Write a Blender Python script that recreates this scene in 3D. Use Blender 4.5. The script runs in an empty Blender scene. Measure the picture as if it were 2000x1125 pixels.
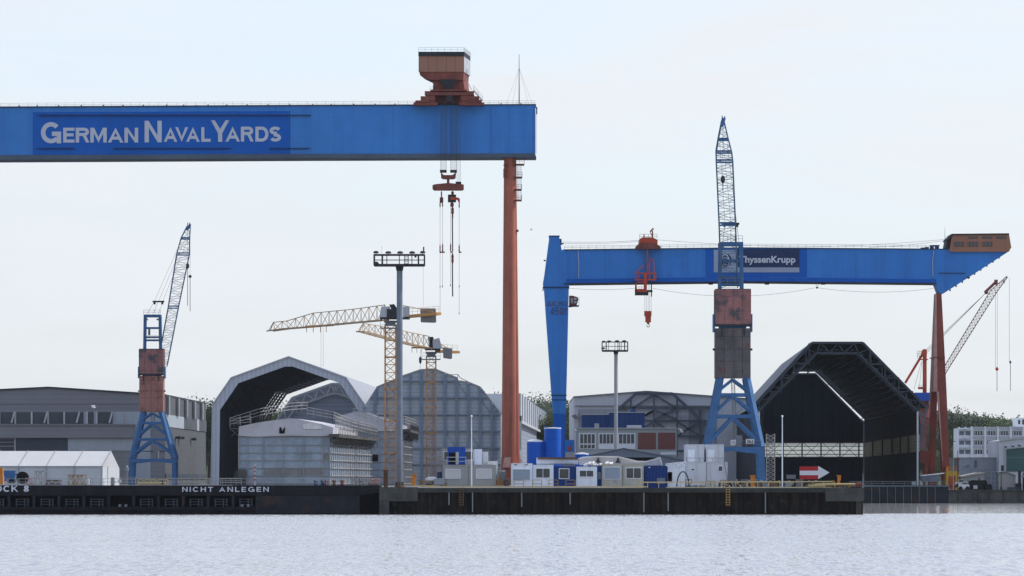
import bpy, math, random
from mathutils import Vector, Matrix
R = math.radians
rnd = random.Random(7)
F = 10000.0; CH = 3.9; HY = 940.0
sc = bpy.context.scene
C = sc.collection
# ------------------------------------------------------------ camera
cam = bpy.data.cameras.new('camera'); co = bpy.data.objects.new('camera', cam); C.objects.link(co)
co.location = (0, 0, CH); co.rotation_euler = (R(90), 0, 0)
cam.sensor_width = 36; cam.lens = 36 * F / 2000; cam.shift_y = (HY - 562.5) / 2000
cam.clip_start = 1; cam.clip_end = 20000
sc.camera = co
# ------------------------------------------------------------ light
SUN_EL, SUN_AZ = 46, 72            # azimuth clockwise from the view direction
sc.view_settings.view_transform = 'Standard'; sc.view_settings.look = 'None'
sc.view_settings.exposure = 0.08; sc.view_settings.gamma = 1
w = bpy.data.worlds.new('World'); sc.world = w; w.use_nodes = True
wt = w.node_tree; wt.nodes.clear()
def WN(t): return wt.nodes.new(t)
sky = WN('ShaderNodeTexSky'); sky.sky_type = 'NISHITA'; sky.sun_disc = False
sky.sun_elevation = R(SUN_EL); sky.sun_rotation = R(SUN_AZ)
sky.air_density = 1.0; sky.dust_density = 1.5; sky.ozone_density = 2.0
tc = WN('ShaderNodeTexCoord')
mp = WN('ShaderNodeMapping'); mp.inputs['Scale'].default_value = (5, 5, 26)
mp.inputs['Rotation'].default_value = (0, R(7), 0)
wt.links.new(tc.outputs['Generated'], mp.inputs['Vector'])
nz = WN('ShaderNodeTexNoise'); nz.inputs['Scale'].default_value = 1.6; nz.inputs['Detail'].default_value = 7
nz.inputs['Roughness'].default_value = .58; nz.inputs['Distortion'].default_value = .5
wt.links.new(mp.outputs['Vector'], nz.inputs['Vector'])
rp = WN('ShaderNodeMapRange'); rp.inputs['From Min'].default_value = .36; rp.inputs['From Max'].default_value = .62
rp.inputs['To Min'].default_value = .62; rp.inputs['To Max'].default_value = 1.0
wt.links.new(nz.outputs['Fac'], rp.inputs['Value'])
mx = WN('ShaderNodeMix'); mx.data_type = 'RGBA'
sz = WN('ShaderNodeSeparateXYZ'); wt.links.new(tc.outputs['Generated'], sz.inputs[0])
el = WN('ShaderNodeMapRange'); wt.links.new(sz.outputs['Z'], el.inputs['Value'])      # the veil of cloud thins towards the zenith
for k_, x in zip(('From Min', 'From Max', 'To Min', 'To Max'), (.10, .6, 1.0, .42)): el.inputs[k_].default_value = x
mf = WN('ShaderNodeMath'); mf.operation = 'MULTIPLY'; wt.links.new(rp.outputs['Result'], mf.inputs[0]); wt.links.new(el.outputs[0], mf.inputs[1])
wt.links.new(mf.outputs[0], mx.inputs['Factor'])
tint = WN('ShaderNodeMix'); tint.data_type = 'RGBA'; tint.blend_type = 'MULTIPLY'; tint.inputs['Factor'].default_value = 1
wt.links.new(sky.outputs['Color'], tint.inputs['A']); tint.inputs['B'].default_value = (1.8, 1.95, 2.3, 1)
wt.links.new(tint.outputs['Result'], mx.inputs['A'])
mx.inputs['B'].default_value = (8.05, 8.38, 8.8, 1)
bg = WN('ShaderNodeBackground'); bg.inputs['Strength'].default_value = .1
wo = WN('ShaderNodeOutputWorld')
wt.links.new(mx.outputs['Result'], bg.inputs['Color']); wt.links.new(bg.outputs['Background'], wo.inputs['Surface'])
sl = bpy.data.lights.new('sun', 'SUN'); sl.energy = 3.2; sl.angle = R(.6); sl.color = (1, .95, .87)
so = bpy.data.objects.new('sun', sl); C.objects.link(so)
sd = Vector((math.sin(R(SUN_AZ)) * math.cos(R(SUN_EL)), math.cos(R(SUN_AZ)) * math.cos(R(SUN_EL)), math.sin(R(SUN_EL))))
so.rotation_euler = sd.to_track_quat('Z', 'Y').to_euler()
so.location = (200, 100, 300)

# ------------------------------------------------------------ materials
def M(name, col, rough=.6, metal=0.0, var=.14, vs=.25, streak=None, lines=(), trans=0.0, bump=0.0, bs=3.0, spec=.2, patch=None):
    m = bpy.data.materials.new(name); m.use_nodes = True
    t = m.node_tree; N = t.nodes; L = t.links
    b = N['Principled BSDF']; b.inputs['Roughness'].default_value = rough; b.inputs['Metallic'].default_value = metal
    b.inputs['Specular IOR Level'].default_value = spec
    tc = N.new('ShaderNodeTexCoord'); obj = tc.outputs['Object']
    def noise(scale, vec=None, det=5, ro=.6):
        n = N.new('ShaderNodeTexNoise'); n.inputs['Scale'].default_value = scale; n.inputs['Detail'].default_value = det
        n.inputs['Roughness'].default_value = ro
        L.new(vec or obj, n.inputs['Vector']); return n.outputs['Fac']
    def rng(v, a, b_, c, d):
        r = N.new('ShaderNodeMapRange'); L.new(v, r.inputs['Value'])
        for k, x in zip(('From Min', 'From Max', 'To Min', 'To Max'), (a, b_, c, d)): r.inputs[k].default_value = x
        return r.outputs['Result']
    def mix(f, a, bb, mode='MIX'):
        n = N.new('ShaderNodeMix'); n.data_type = 'RGBA'; n.blend_type = mode
        if isinstance(f, float): n.inputs['Factor'].default_value = f
        else: L.new(f, n.inputs['Factor'])
        for s, x in (('A', a), ('B', bb)):
            if isinstance(x, tuple): n.inputs[s].default_value = (*x[:3], 1)
            else: L.new(x, n.inputs[s])
        return n.outputs['Result']
    c0 = tuple(x * (1 - var) for x in col); c1 = tuple(min(1, x * (1 + var)) for x in col)
    cur = mix(rng(noise(vs), .3, .7, 0, 1), c0, c1)
    cur = mix(rng(noise(vs * 9, det=3), .35, .65, 0, .35), cur, tuple(x * (1 - var * 1.5) for x in col))
    if patch:                      # (colour, amount 0..1, scale)
        pc, pa, ps = patch
        cur = mix(rng(noise(ps, det=8, ro=.7), .62 - pa * .3, .68 - pa * .2, 0, 1), cur, pc)
    if streak:                     # (colour, amount, horizontal scale)
        s_c, s_a, s_s = streak
        mp = N.new('ShaderNodeMapping'); mp.inputs['Scale'].default_value = (s_s, s_s, s_s * .06); L.new(obj, mp.inputs['Vector'])
        cur = mix(rng(noise(1.0, mp.outputs['Vector'], 6, .65), .45, .75, 0, s_a), cur, s_c)
    if lines:  # dark joints; on ribbed cladding the groove shadow, put into the colour
        sp = N.new('ShaderNodeSeparateXYZ'); L.new(obj, sp.inputs[0])
        for ax, spacing, width, k in lines:
            v = N.new('ShaderNodeMath'); v.operation = 'MULTIPLY'; L.new(sp.outputs[ax], v.inputs[0]); v.inputs[1].default_value = 1 / spacing
            fr = N.new('ShaderNodeMath'); fr.operation = 'FRACT'; L.new(v.outputs[0], fr.inputs[0])
            lt = N.new('ShaderNodeMath'); lt.operation = 'LESS_THAN'; L.new(fr.outputs[0], lt.inputs[0]); lt.inputs[1].default_value = width / spacing
            ml = N.new('ShaderNodeMath'); ml.operation = 'MULTIPLY'; L.new(lt.outputs[0], ml.inputs[0]); ml.inputs[1].default_value = 1.0
            cur = mix(ml.outputs[0], cur, mix(1.0, cur, (k, k, k), 'MULTIPLY'))
    L.new(cur, b.inputs['Base Color'])
    L.new(rng(noise(vs * 5), .3, .7, max(.02, rough - .12), min(1, rough + .12)), b.inputs['Roughness'])
    if bump:
        bp = N.new('ShaderNodeBump'); bp.inputs['Strength'].default_value = bump; bp.inputs['Distance'].default_value = .1
        L.new(noise(bs), bp.inputs['Height']); L.new(bp.outputs[0], b.inputs['Normal'])
    if trans:
        tr = N.new('ShaderNodeBsdfTranslucent'); L.new(cur, tr.inputs['Color'])
        ms = N.new('ShaderNodeMixShader'); ms.inputs[0].default_value = trans
        L.new(b.outputs[0], ms.inputs[1]); L.new(tr.outputs[0], ms.inputs[2]); L.new(ms.outputs[0], N['Material Output'].inputs['Surface'])
    return m
X_, Y_, Z_ = 0, 1, 2
RUST = (.16, .06, .03); SOOT = (.03, .03, .035)
m = {}
m['gblue'] = M('gantry_blue_paint', (.045, .225, .60), .6, var=.10, vs=.06, streak=((.02, .13, .42), .5, .5), lines=((X_, 12.0, .10, .72), (Z_, 5.1, .07, .85)))
m['gsign'] = M('sign_blue_paint', (.0005, .11, .46), .7, var=.08, vs=.1, streak=((.01, .07, .35), .3, .6))
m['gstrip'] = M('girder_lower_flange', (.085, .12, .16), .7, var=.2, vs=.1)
m['letter'] = M('pale_letter_paint', (.52, .55, .62), .6, var=.06)
m['tblue'] = M('portal_blue_paint', (.036, .205, .58), .6, var=.1, vs=.08, streak=((.02, .08, .28), .4, .6), lines=((X_, 9.0, .08, .85),))
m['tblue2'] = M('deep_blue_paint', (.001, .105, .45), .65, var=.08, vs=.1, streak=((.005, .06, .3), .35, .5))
m['lblue'] = M('light_blue_crane_paint', (.05, .15, .33), .6, var=.2, vs=.5, streak=((.05, .07, .1), .4, 1.5))
m['jibblue'] = M('faded_jib_blue', (.08, .16, .26), .7, var=.25, vs=.4)
m['oxide'] = M('oxide_red_paint', (.42, .13, .08), .6, var=.15, vs=.2, streak=((.12, .03, .025), .55, .7))
m['oxide2'] = M('dark_oxide_red', (.24, .07, .05), .7, var=.25, vs=.5, streak=((.05, .02, .02), .5, 1.0))
m['brown'] = M('brown_cladding', (.35, .175, .115), .6, var=.06, lines=((X_, 1.85, .1, .55),))
m['brown2'] = M('orange_brown_cladding', (.33, .15, .095), .6, var=.08, lines=((X_, 1.9, .08, .75),))
m['weathered'] = M('weathered_red_steel', (.34, .155, .145), .8, var=.2, vs=.35, patch=((.09, .085, .09), .42, .45), streak=((.09, .06, .06), .5, 1.2), lines=((X_, 1.5, .07, .45), (Z_, 3.2, .08, .6)))
m['weathered2'] = M('blackened_counterweight', (.13, .12, .125), .85, var=.3, vs=.5, patch=((.16, .075, .065), .12, .5), streak=((.04, .035, .035), .6, 1.2), lines=((X_, 1.5, .08, .4), (Z_, 4.1, .08, .5)))
m['weathered3'] = M('faded_red_counterweight', (.36, .165, .135), .85, var=.2, vs=.5, patch=((.14, .08, .07), .15, .6), lines=((X_, 1.4, .08, .45), (Z_, 3.9, .08, .5)))
m['tyellow'] = M('tower_crane_orange', (.50, .26, .09), .6, var=.2, vs=.4)
m['tdull'] = M('tower_crane_tan', (.38, .27, .17), .7, var=.2, vs=.4)
m['greyblock'] = M('grey_concrete_block', (.24, .25, .25), .85, var=.15, lines=((X_, .45, .08, .7),))
m['grey'] = M('mid_grey_metal', (.22, .24, .26), .6, var=.15)
m['lgrey'] = M('light_grey_metal', (.45, .47, .49), .55, var=.12)
m['dark'] = M('dark_metal', (.035, .037, .042), .7, var=.3)
m['cable'] = M('steel_cable', (.06, .06, .065), .6, var=.1)
m['mast'] = M('weathered_galvanised_pole', (.17, .21, .27), .55, var=.2, vs=.6, streak=((.22, .17, .14), .5, 2.0), lines=((Z_, 3.1, .05, .75),))
m['mast2'] = M('grey_pole_paint', (.33, .34, .35), .6, var=.12, lines=((Z_, 3.5, .06, .8),))
m['white'] = M('white_paint', (.82, .86, .92), .5, var=.07, vs=.8, streak=((.38, .36, .33), .3, 2.5))
m['cream'] = M('cream_container_paint', (.50, .49, .42), .6, var=.12, vs=.8, streak=((.28, .22, .15), .4, 3.0))
m['cgrey'] = M('grey_cabin_cladding', (.36, .36, .345), .6, var=.07, streak=((.25, .24, .22), .3, 2.0), lines=((X_, .7, .03, .85),))
m['shutter'] = M('pale_roller_shutter', (.60, .61, .61), .5, var=.05, lines=((Z_, .12, .03, .8),))
m['bshutter'] = M('blue_grey_roller_shutter', (.32, .38, .46), .5, var=.06, lines=((Z_, .15, .03, .75),))
m['cblue'] = M('dark_blue_container', (.008, .045, .20), .5, var=.15, vs=.8, lines=((X_, .4, .12, .7),))
m['bblue'] = M('bright_blue_cabin', (.012, .075, .38), .5, var=.1)
m['tank'] = M('blue_tank_paint', (.003, .095, .50), .4, var=.1, vs=.4, lines=((Z_, 1.6, .04, .75),))
m['tanktop'] = M('white_tank_dome', (.75, .77, .78), .5)
m['concrete'] = M('dark_stained_concrete', (.075, .077, .072), .9, var=.35, vs=.6, streak=((.03, .032, .03), .7, .9), bump=.4, spec=.12)
m['cap'] = M('quay_cap_concrete', (.05, .053, .048), .9, var=.35, vs=.5, streak=((.03, .03, .03), .6, 1.4), spec=.12)
m['pile'] = M('tarred_sheet_piles', (.011, .010, .010), .85, var=.5, vs=.4, streak=((.05, .034, .022), .65, 1.3), patch=((.03, .028, .02), .2, 1.0), spec=.12)
m['hull'] = M('black_gate_paint', (.009, .010, .013), .7, var=.3, vs=.3, streak=((.04, .035, .033), .4, .8), spec=.12)
m['hull2'] = M('worn_grey_black_plate', (.020, .023, .030), .8, var=.4, vs=.4, patch=((.045, .028, .022), .3, .5), streak=((.01, .02, .028), .5, .6), spec=.12)
m['void'] = M('dark_recess', (.006, .006, .008), .9, spec=.12)
m['sandrail'] = M('pale_yellow_rail', (.50, .40, .20), .6, var=.15)
m['ochre'] = M('ochre_rail', (.34, .20, .06), .7, var=.25)
m['orange'] = M('orange_post', (.62, .23, .035), .55, var=.15, vs=.9)
m['rust'] = M('rusty_steel', (.13, .075, .045), .85, var=.3, vs=.9)
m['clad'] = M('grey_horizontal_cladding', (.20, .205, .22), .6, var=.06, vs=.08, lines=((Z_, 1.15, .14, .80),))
m['clad_shaded'] = M('shaded_side_cladding', (.085, .088, .096), .6, var=.06, vs=.08, lines=((Z_, 1.3, .14, .82),))  # hangar cladding darkened, the side wall's shade put into the colour
m['cladv'] = M('pale_ribbed_cladding', (.52, .55, .60), .55, var=.05, vs=.08, lines=((X_, 1.0, .3, .84),))
m['cladh'] = M('pale_lapped_cladding', (.33, .345, .37), .55, var=.05, vs=.08, lines=((Z_, .9, .25, .82),))
m['cladw'] = M('off_white_wall', (.58, .61, .64), .6, var=.05, vs=.1, lines=((X_, 6.0, .12, .85),))
m['shed'] = M('blue_grey_shed_cladding', (.42, .47, .51), .55, var=.08, vs=.1, lines=((Z_, .85, .2, .78),))
m['shedrib'] = M('blue_grey_steel_rib', (.19, .24, .31), .6, var=.12)
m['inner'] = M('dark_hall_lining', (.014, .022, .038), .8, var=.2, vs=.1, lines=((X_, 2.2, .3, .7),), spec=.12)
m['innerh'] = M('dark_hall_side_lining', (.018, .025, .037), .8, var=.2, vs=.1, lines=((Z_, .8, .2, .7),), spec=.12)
m['roofout'] = M('dark_roof_sheet', (.16, .18, .20), .6, var=.1, lines=((Y_, 6.0, .3, .7),))
m['roofl'] = M('grey_roof_sheet', (.32, .335, .36), .6, var=.06, lines=((Y_, 18.0, .9, .55), (Y_, 1.5, .3, .88)))
m['backwall'] = M('grey_back_wall', (.24, .27, .32), .7, var=.06, lines=((Z_, 1.1, .25, .8),))
m['trussd'] = M('dark_grey_truss_steel', (.08, .10, .125), .6, var=.15)
m['banddim'] = M('dim_translucent_panel', (.30, .29, .23), .5, var=.15, trans=.4, lines=((Z_, .6, .15, .6),))
m['trussd2'] = M('dark_slate_truss_steel', (.035, .046, .06), .6, var=.15)
m['pinkb'] = M('faded_red_brown_lattice', (.16, .08, .06), .7, var=.2)
m['whitec'] = M('greyed_white_container', (.60, .63, .68), .55, var=.08, vs=.7, streak=((.30, .27, .24), .4, 2.5))
m['doorgrey'] = M('grey_folding_door', (.33, .365, .40), .6, var=.08, vs=.1, lines=((X_, 2.6, .12, .75),))
m['oxide3'] = M('dark_brick_red_paint', (.25, .06, .042), .6, var=.2, vs=.2, streak=((.10, .03, .025), .6, .9))
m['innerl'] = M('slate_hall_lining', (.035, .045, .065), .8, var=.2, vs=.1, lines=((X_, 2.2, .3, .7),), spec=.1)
m['bandt'] = M('translucent_wall_panel', (.85, .87, .82), .5, var=.03, trans=.85)
m['glass'] = M('dark_window_glass', (.025, .033, .043), .12, var=.3, vs=.5, spec=.6)
m['glassg'] = M('green_grey_glass', (.04, .05, .06), .6, var=.3, spec=.6)
m['door'] = M('dark_slate_door', (.045, .058, .075), .6, var=.1)
m['panelw'] = M('pale_blue_grey_panel', (.33, .37, .41), .6, var=.08, lines=((X_, 1.6, .06, .8),))
m['tentw'] = M('white_tent_fabric', (.60, .60, .60), .7, var=.05, vs=.4, trans=.2)
m['tentwall'] = M('grey_white_tent_wall', (.50, .52, .54), .7, var=.07, vs=.4, lines=((X_, 4.3, .1, .7),))
m['plast'] = M('scaffold_sheeting_grey', (.30, .36, .43), .35, var=.28, vs=.30)
m['plastb'] = M('scaffold_sheeting_brownish', (.22, .22, .22), .4, var=.25, vs=.4)
m['tarp'] = M('pale_shrink_wrap', (.52, .51, .53), .6, var=.12, vs=.4, bump=.6, bs=1.5)
m['tarpw'] = M('white_tarpaulin', (.72, .71, .68), .7, var=.15, vs=1.2, bump=.6, bs=4)
m['scaf'] = M('scaffold_tube', (.34, .33, .32), .6, var=.2)
m['scafb'] = M('timber_scaffold_boards', (.09, .085, .08), .85, var=.3)
m['office'] = M('grey_office_wall', (.36, .395, .40), .7, var=.06)
m['offw'] = M('white_office_wall', (.74, .77, .80), .6, var=.05)
m['brickred'] = M('brown_red_infill', (.19, .075, .065), .8, var=.1, lines=((Z_, .3, .05, .85),))
m['steelblue'] = M('blue_plant_room', (.012, .055, .19), .5, var=.1, lines=((X_, 1.0, .2, .75),))
m['slate'] = M('blue_grey_tent_roof', (.15, .18, .225), .6, var=.12, vs=.3, lines=((X_, 2.6, .06, .75),))
m['green'] = M('green_hall_door', (.055, .12, .115), .6, var=.07, lines=((Z_, 3.4, .12, 1.9),))
m['red'] = M('sign_red', (.42, .025, .03), .5, var=.08)
m['signw'] = M('sign_white', (.66, .67, .70), .5, var=.04)
m['navy'] = M('sign_navy', (.010, .03, .095), .5, var=.06)
m['signgrey'] = M('sign_pale_grey', (.30, .35, .46), .5, var=.05)
m['faded'] = M('faded_brown_letters', (.07, .095, .20), .8, var=.2)
m['cranered'] = M('orange_red_crane', (.48, .075, .035), .55, var=.15)
m['yellow'] = M('chrome_yellow', (.55, .33, .03), .5, var=.1)
m['hedge'] = M('dark_net_cover', (.012, .016, .014), .9, var=.4, vs=1.5, bump=.6)
m['bark'] = M('bark', (.07, .055, .04), .9, var=.3)
m['carw'] = M('white_car_paint', (.62, .63, .64), .25, var=.03)
m['carb'] = M('blue_car_paint', (.04, .13, .30), .25, var=.05)
m['tyre'] = M('tyre_rubber', (.015, .015, .016), .9)
m['ground'] = M('yard_paving', (.16, .155, .15), .9, var=.25, vs=.05)
m['hill'] = M('hill_grass', (.045, .07, .03), .9, var=.3, vs=.02)
m['pink'] = M('dull_pink_steel', (.45, .26, .22), .7, var=.25, vs=1)
m['gull'] = M('white_feathers', (.7, .7, .7), .8, var=.05)
def leafmat(name, a, b_):
    mt = bpy.data.materials.new(name); mt.use_nodes = True; t = mt.node_tree; N = t.nodes; L = t.links
    b = N['Principled BSDF']; b.inputs['Roughness'].default_value = .7
    g = N.new('ShaderNodeNewGeometry'); mxn = N.new('ShaderNodeMix'); mxn.data_type = 'RGBA'
    mxn.inputs['A'].default_value = (*a, 1); mxn.inputs['B'].default_value = (*b_, 1)
    L.new(g.outputs['Random Per Island'], mxn.inputs['Factor']); L.new(mxn.outputs['Result'], b.inputs['Base Color'])
    tr = N.new('ShaderNodeBsdfTranslucent'); L.new(mxn.outputs['Result'], tr.inputs['Color'])
    ms = N.new('ShaderNodeMixShader'); ms.inputs[0].default_value = .25
    L.new(b.outputs[0], ms.inputs[1]); L.new(tr.outputs[0], ms.inputs[2]); L.new(ms.outputs[0], N['Material Output'].inputs['Surface'])
    return mt
m['leaf'] = leafmat('mid_green_leaves', (.025, .048, .022), (.06, .09, .035))
m['leaf2'] = leafmat('dark_green_leaves', (.014, .030, .017), (.04, .06, .028))
m['leaf3'] = leafmat('yellow_green_leaves', (.04, .065, .02), (.085, .11, .035))

# ------------------------------------------------------------ builders
def P(px, py, Y): return Vector(((px - 1000) / F * Y, Y, CH + (HY - py) / F * Y))
ORG = {}
class MB:
    def __init__(s): s.v = []; s.f = []; s.c = []
    def add(s, vs, fs):
        n = len(s.v); s.c.append((n, len(s.f))); s.v += [Vector(v) for v in vs]; s.f += [tuple(i + n for i in f) for f in fs]; return s
    def hexa(s, v): return s.add(v, [(0, 3, 2, 1), (4, 5, 6, 7), (0, 1, 5, 4), (1, 2, 6, 5), (2, 3, 7, 6), (3, 0, 4, 7)])
    def box(s, x0, x1, y0, y1, z0, z1):
        return s.hexa([(x0, y0, z0), (x1, y0, z0), (x1, y1, z0), (x0, y1, z0), (x0, y0, z1), (x1, y0, z1), (x1, y1, z1), (x0, y1, z1)])
    def bar(s, p, q, w, h=None):
        p = Vector(p); q = Vector(q); d = q - p
        if d.length < 1e-6: return s
        d.normalize(); h = h or w
        u = d.cross(Vector((0, 0, 1)));
        if u.length < 1e-3: u = Vector((1, 0, 0))
        u.normalize(); t = u.cross(d).normalized(); u = u * w / 2; t = t * h / 2
        return s.hexa([p - u - t, p + u - t, p + u + t, p - u + t, q - u - t, q + u - t, q + u + t, q - u + t])
    def tube(s, p, q, r, r2=None, n=10):
        p = Vector(p); q = Vector(q); r2 = r if r2 is None else r2; d = (q - p).normalized()
        u = d.cross(Vector((0, 0, 1)))
        if u.length < 1e-3: u = Vector((1, 0, 0))
        u.normalize(); t = d.cross(u).normalized(); vs = []
        for c, rr in ((p, r), (q, r2)):
            for i in range(n):
                a = 2 * math.pi * (i + .5) / n; vs.append(c + u * math.cos(a) * rr + t * math.sin(a) * rr)
        fs = [(i, (i + 1) % n, n + (i + 1) % n, n + i) for i in range(n)] + [tuple(range(n - 1, -1, -1)), tuple(range(n, 2 * n))]
        return s.add(vs, fs)
    def path(s, pts, r, n=4):
        for a, b in zip(pts, pts[1:]): s.tube(a, b, r, n=n)
        return s
    def loft(s, A, B):
        n = len(A); return s.add(list(A) + list(B), [(i, (i + 1) % n, n + (i + 1) % n, n + i) for i in range(n)] + [tuple(range(n - 1, -1, -1)), tuple(range(n, 2 * n))])
    def shell(s, A, B):      # open strip between two 3D polylines
        n = len(A); return s.add(list(A) + list(B), [(i, i + 1, n + i + 1, n + i) for i in range(n - 1)])
    def lathe(s, c, prof, n=28):
        vs = []; c = Vector(c)
        for r, z in prof:
            for i in range(n):
                a = 2 * math.pi * i / n; vs.append(c + Vector((math.cos(a) * r, math.sin(a) * r, z)))
        fs = []
        for k in range(len(prof) - 1):
            for i in range(n): fs.append((k * n + i, k * n + (i + 1) % n, (k + 1) * n + (i + 1) % n, (k + 1) * n + i))
        fs += [tuple(range(n - 1, -1, -1)), tuple(range((len(prof) - 1) * n, len(prof) * n))]
        return s.add(vs, fs)
    def lattice(s, A, B, n, rc, rb, horiz=True, close=True, xb=False):
        k = len(A); A = [Vector(a) for a in A]; B = [Vector(b) for b in B]
        for a, b in zip(A, B): s.bar(a, b, rc)
        sec = [[a.lerp(b, i / n) for a, b in zip(A, B)] for i in range(n + 1)]
        for i in range(n):
            for j in range(k if close else k - 1):
                j2 = (j + 1) % k
                if (i + j) % 2 == 0 or xb: s.bar(sec[i][j], sec[i + 1][j2], rb)
                if (i + j) % 2 == 1 or xb: s.bar(sec[i][j2], sec[i + 1][j], rb)
                if horiz: s.bar(sec[i][j], sec[i][j2], rb)
        return s
    def rail(s, p, q, h=1.0, sp=2.0, r=.05, n=2):
        p = Vector(p); q = Vector(q); L = (q - p).length; k = max(1, round(L / sp)); up = Vector((0, 0, 1))
        for i in range(k + 1):
            a = p.lerp(q, i / k); s.bar(a, a + up * h, r)
        for j in range(1, n + 1): s.bar(p + up * h * j / n, q + up * h * j / n, r)
        return s
    def build(s, name, mat, parent=None, smooth=False):
        if parent is not None and parent in ORG: o0 = ORG[parent]
        else:
            xs = [v.x for v in s.v]; ys = [v.y for v in s.v]; zs = [v.z for v in s.v]
            o0 = Vector(((min(xs) + max(xs)) / 2, (min(ys) + max(ys)) / 2, min(zs)))
        me = bpy.data.meshes.new(name); me.from_pydata([v - o0 for v in s.v], [], s.f); me.update()
        me.materials.append(m[mat] if isinstance(mat, str) else mat)
        if smooth:
            me.polygons.foreach_set('use_smooth', [True] * len(me.polygons)); me.set_sharp_from_angle(angle=R(40))
        o = bpy.data.objects.new(name, me); C.objects.link(o)
        if parent is not None: o.parent = parent
        else: o.location = o0
        ORG[o] = o0
        return o
def build_each(b, name, mat, parent, smooth=False):      # every piece an object of its own
    ends = b.c[1:] + [(len(b.v), len(b.f))]
    for (v0, f0), (v1, f1) in zip(b.c, ends):
        q = MB(); q.add(b.v[v0:v1], [tuple(i - v0 for i in f) for f in b.f[f0:f1]]); q.build(name, mat, parent, smooth)
class G:                      # works in the vertical plane at distance Y, in photograph units; d = metres behind it
    def __init__(s, Y): s.Y = Y; s.k = Y / F
    def __call__(s, px, py, d=0): return Vector(((px - 1000) * s.k, s.Y + d, CH + (HY - py) * s.k))
    def box(s, b, x0, y0, x1, y1, d0=0, d1=1):
        a = s(x0, y1); c = s(x1, y0); return b.box(a.x, c.x, s.Y + d0, s.Y + d1, a.z, c.z)
    def poly(s, b, pts, d0=0, d1=1, sx=0):
        return b.loft([s(x, y, d0) for x, y in pts], [s(x + sx, y, d1) for x, y in pts])
def tag(o, label=None, cat=None, group=None, kind=None):
    if label: o['label'] = label
    if cat: o['category'] = cat
    if group: o['group'] = group
    if kind: o['kind'] = kind
    return o
def thing(name, label, cat, loc, group=None):
    o = bpy.data.objects.new(name, None); C.objects.link(o); o.location = loc; o.empty_display_size = .5
    ORG[o] = Vector(loc); return tag(o, label, cat, group)
def kids(o): return [c for c in ORG_KIDS.get(o, [])]
def copytree(o, loc, label, group=None):
    ch = [c for c in bpy.data.objects if c.parent == o]
    n = o.copy(); C.objects.link(n); n.location = loc; ORG[n] = Vector(loc); n['label'] = label
    if group: n['group'] = group
    for c in ch:
        d = c.copy(); C.objects.link(d); d.parent = n
        for e in [e for e in bpy.data.objects if e.parent == c]:
            f = e.copy(); C.objects.link(f); f.parent = d
    return n
def text(b, s, g, x0, y0, x1, y1, d, bold=.02, thick=.06):
    cu = bpy.data.curves.new('t', 'FONT'); cu.body = s; cu.offset = bold; cu.resolution_u = 4; cu.extrude = .01
    to = bpy.data.objects.new('t', cu); C.objects.link(to)
    dg = bpy.context.evaluated_depsgraph_get(); me = to.evaluated_get(dg).to_mesh()
    vs = [v.co.copy() for v in me.vertices]; fs = [tuple(p.vertices) for p in me.polygons]
    to.evaluated_get(dg).to_mesh_clear(); bpy.data.objects.remove(to); bpy.data.curves.remove(cu)
    ax = min(v.x for v in vs); bx = max(v.x for v in vs); ay = min(v.y for v in vs); by = max(v.y for v in vs)
    out = []
    for v in vs:
        p = g(x0 + (v.x - ax) / (bx - ax) * (x1 - x0), y1 + (v.y - ay) / (by - ay) * (y0 - y1), d)
        p.y += -thick if v.z > 0 else 0; out.append(p)
    b.add(out, fs)
def _arc(cx, cy, rx, ry, a0, a1, n=10): return [(cx + rx * math.cos(R(a0 + (a1 - a0) * i / n)), cy + ry * math.sin(R(a0 + (a1 - a0) * i / n))) for i in range(n + 1)]
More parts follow.
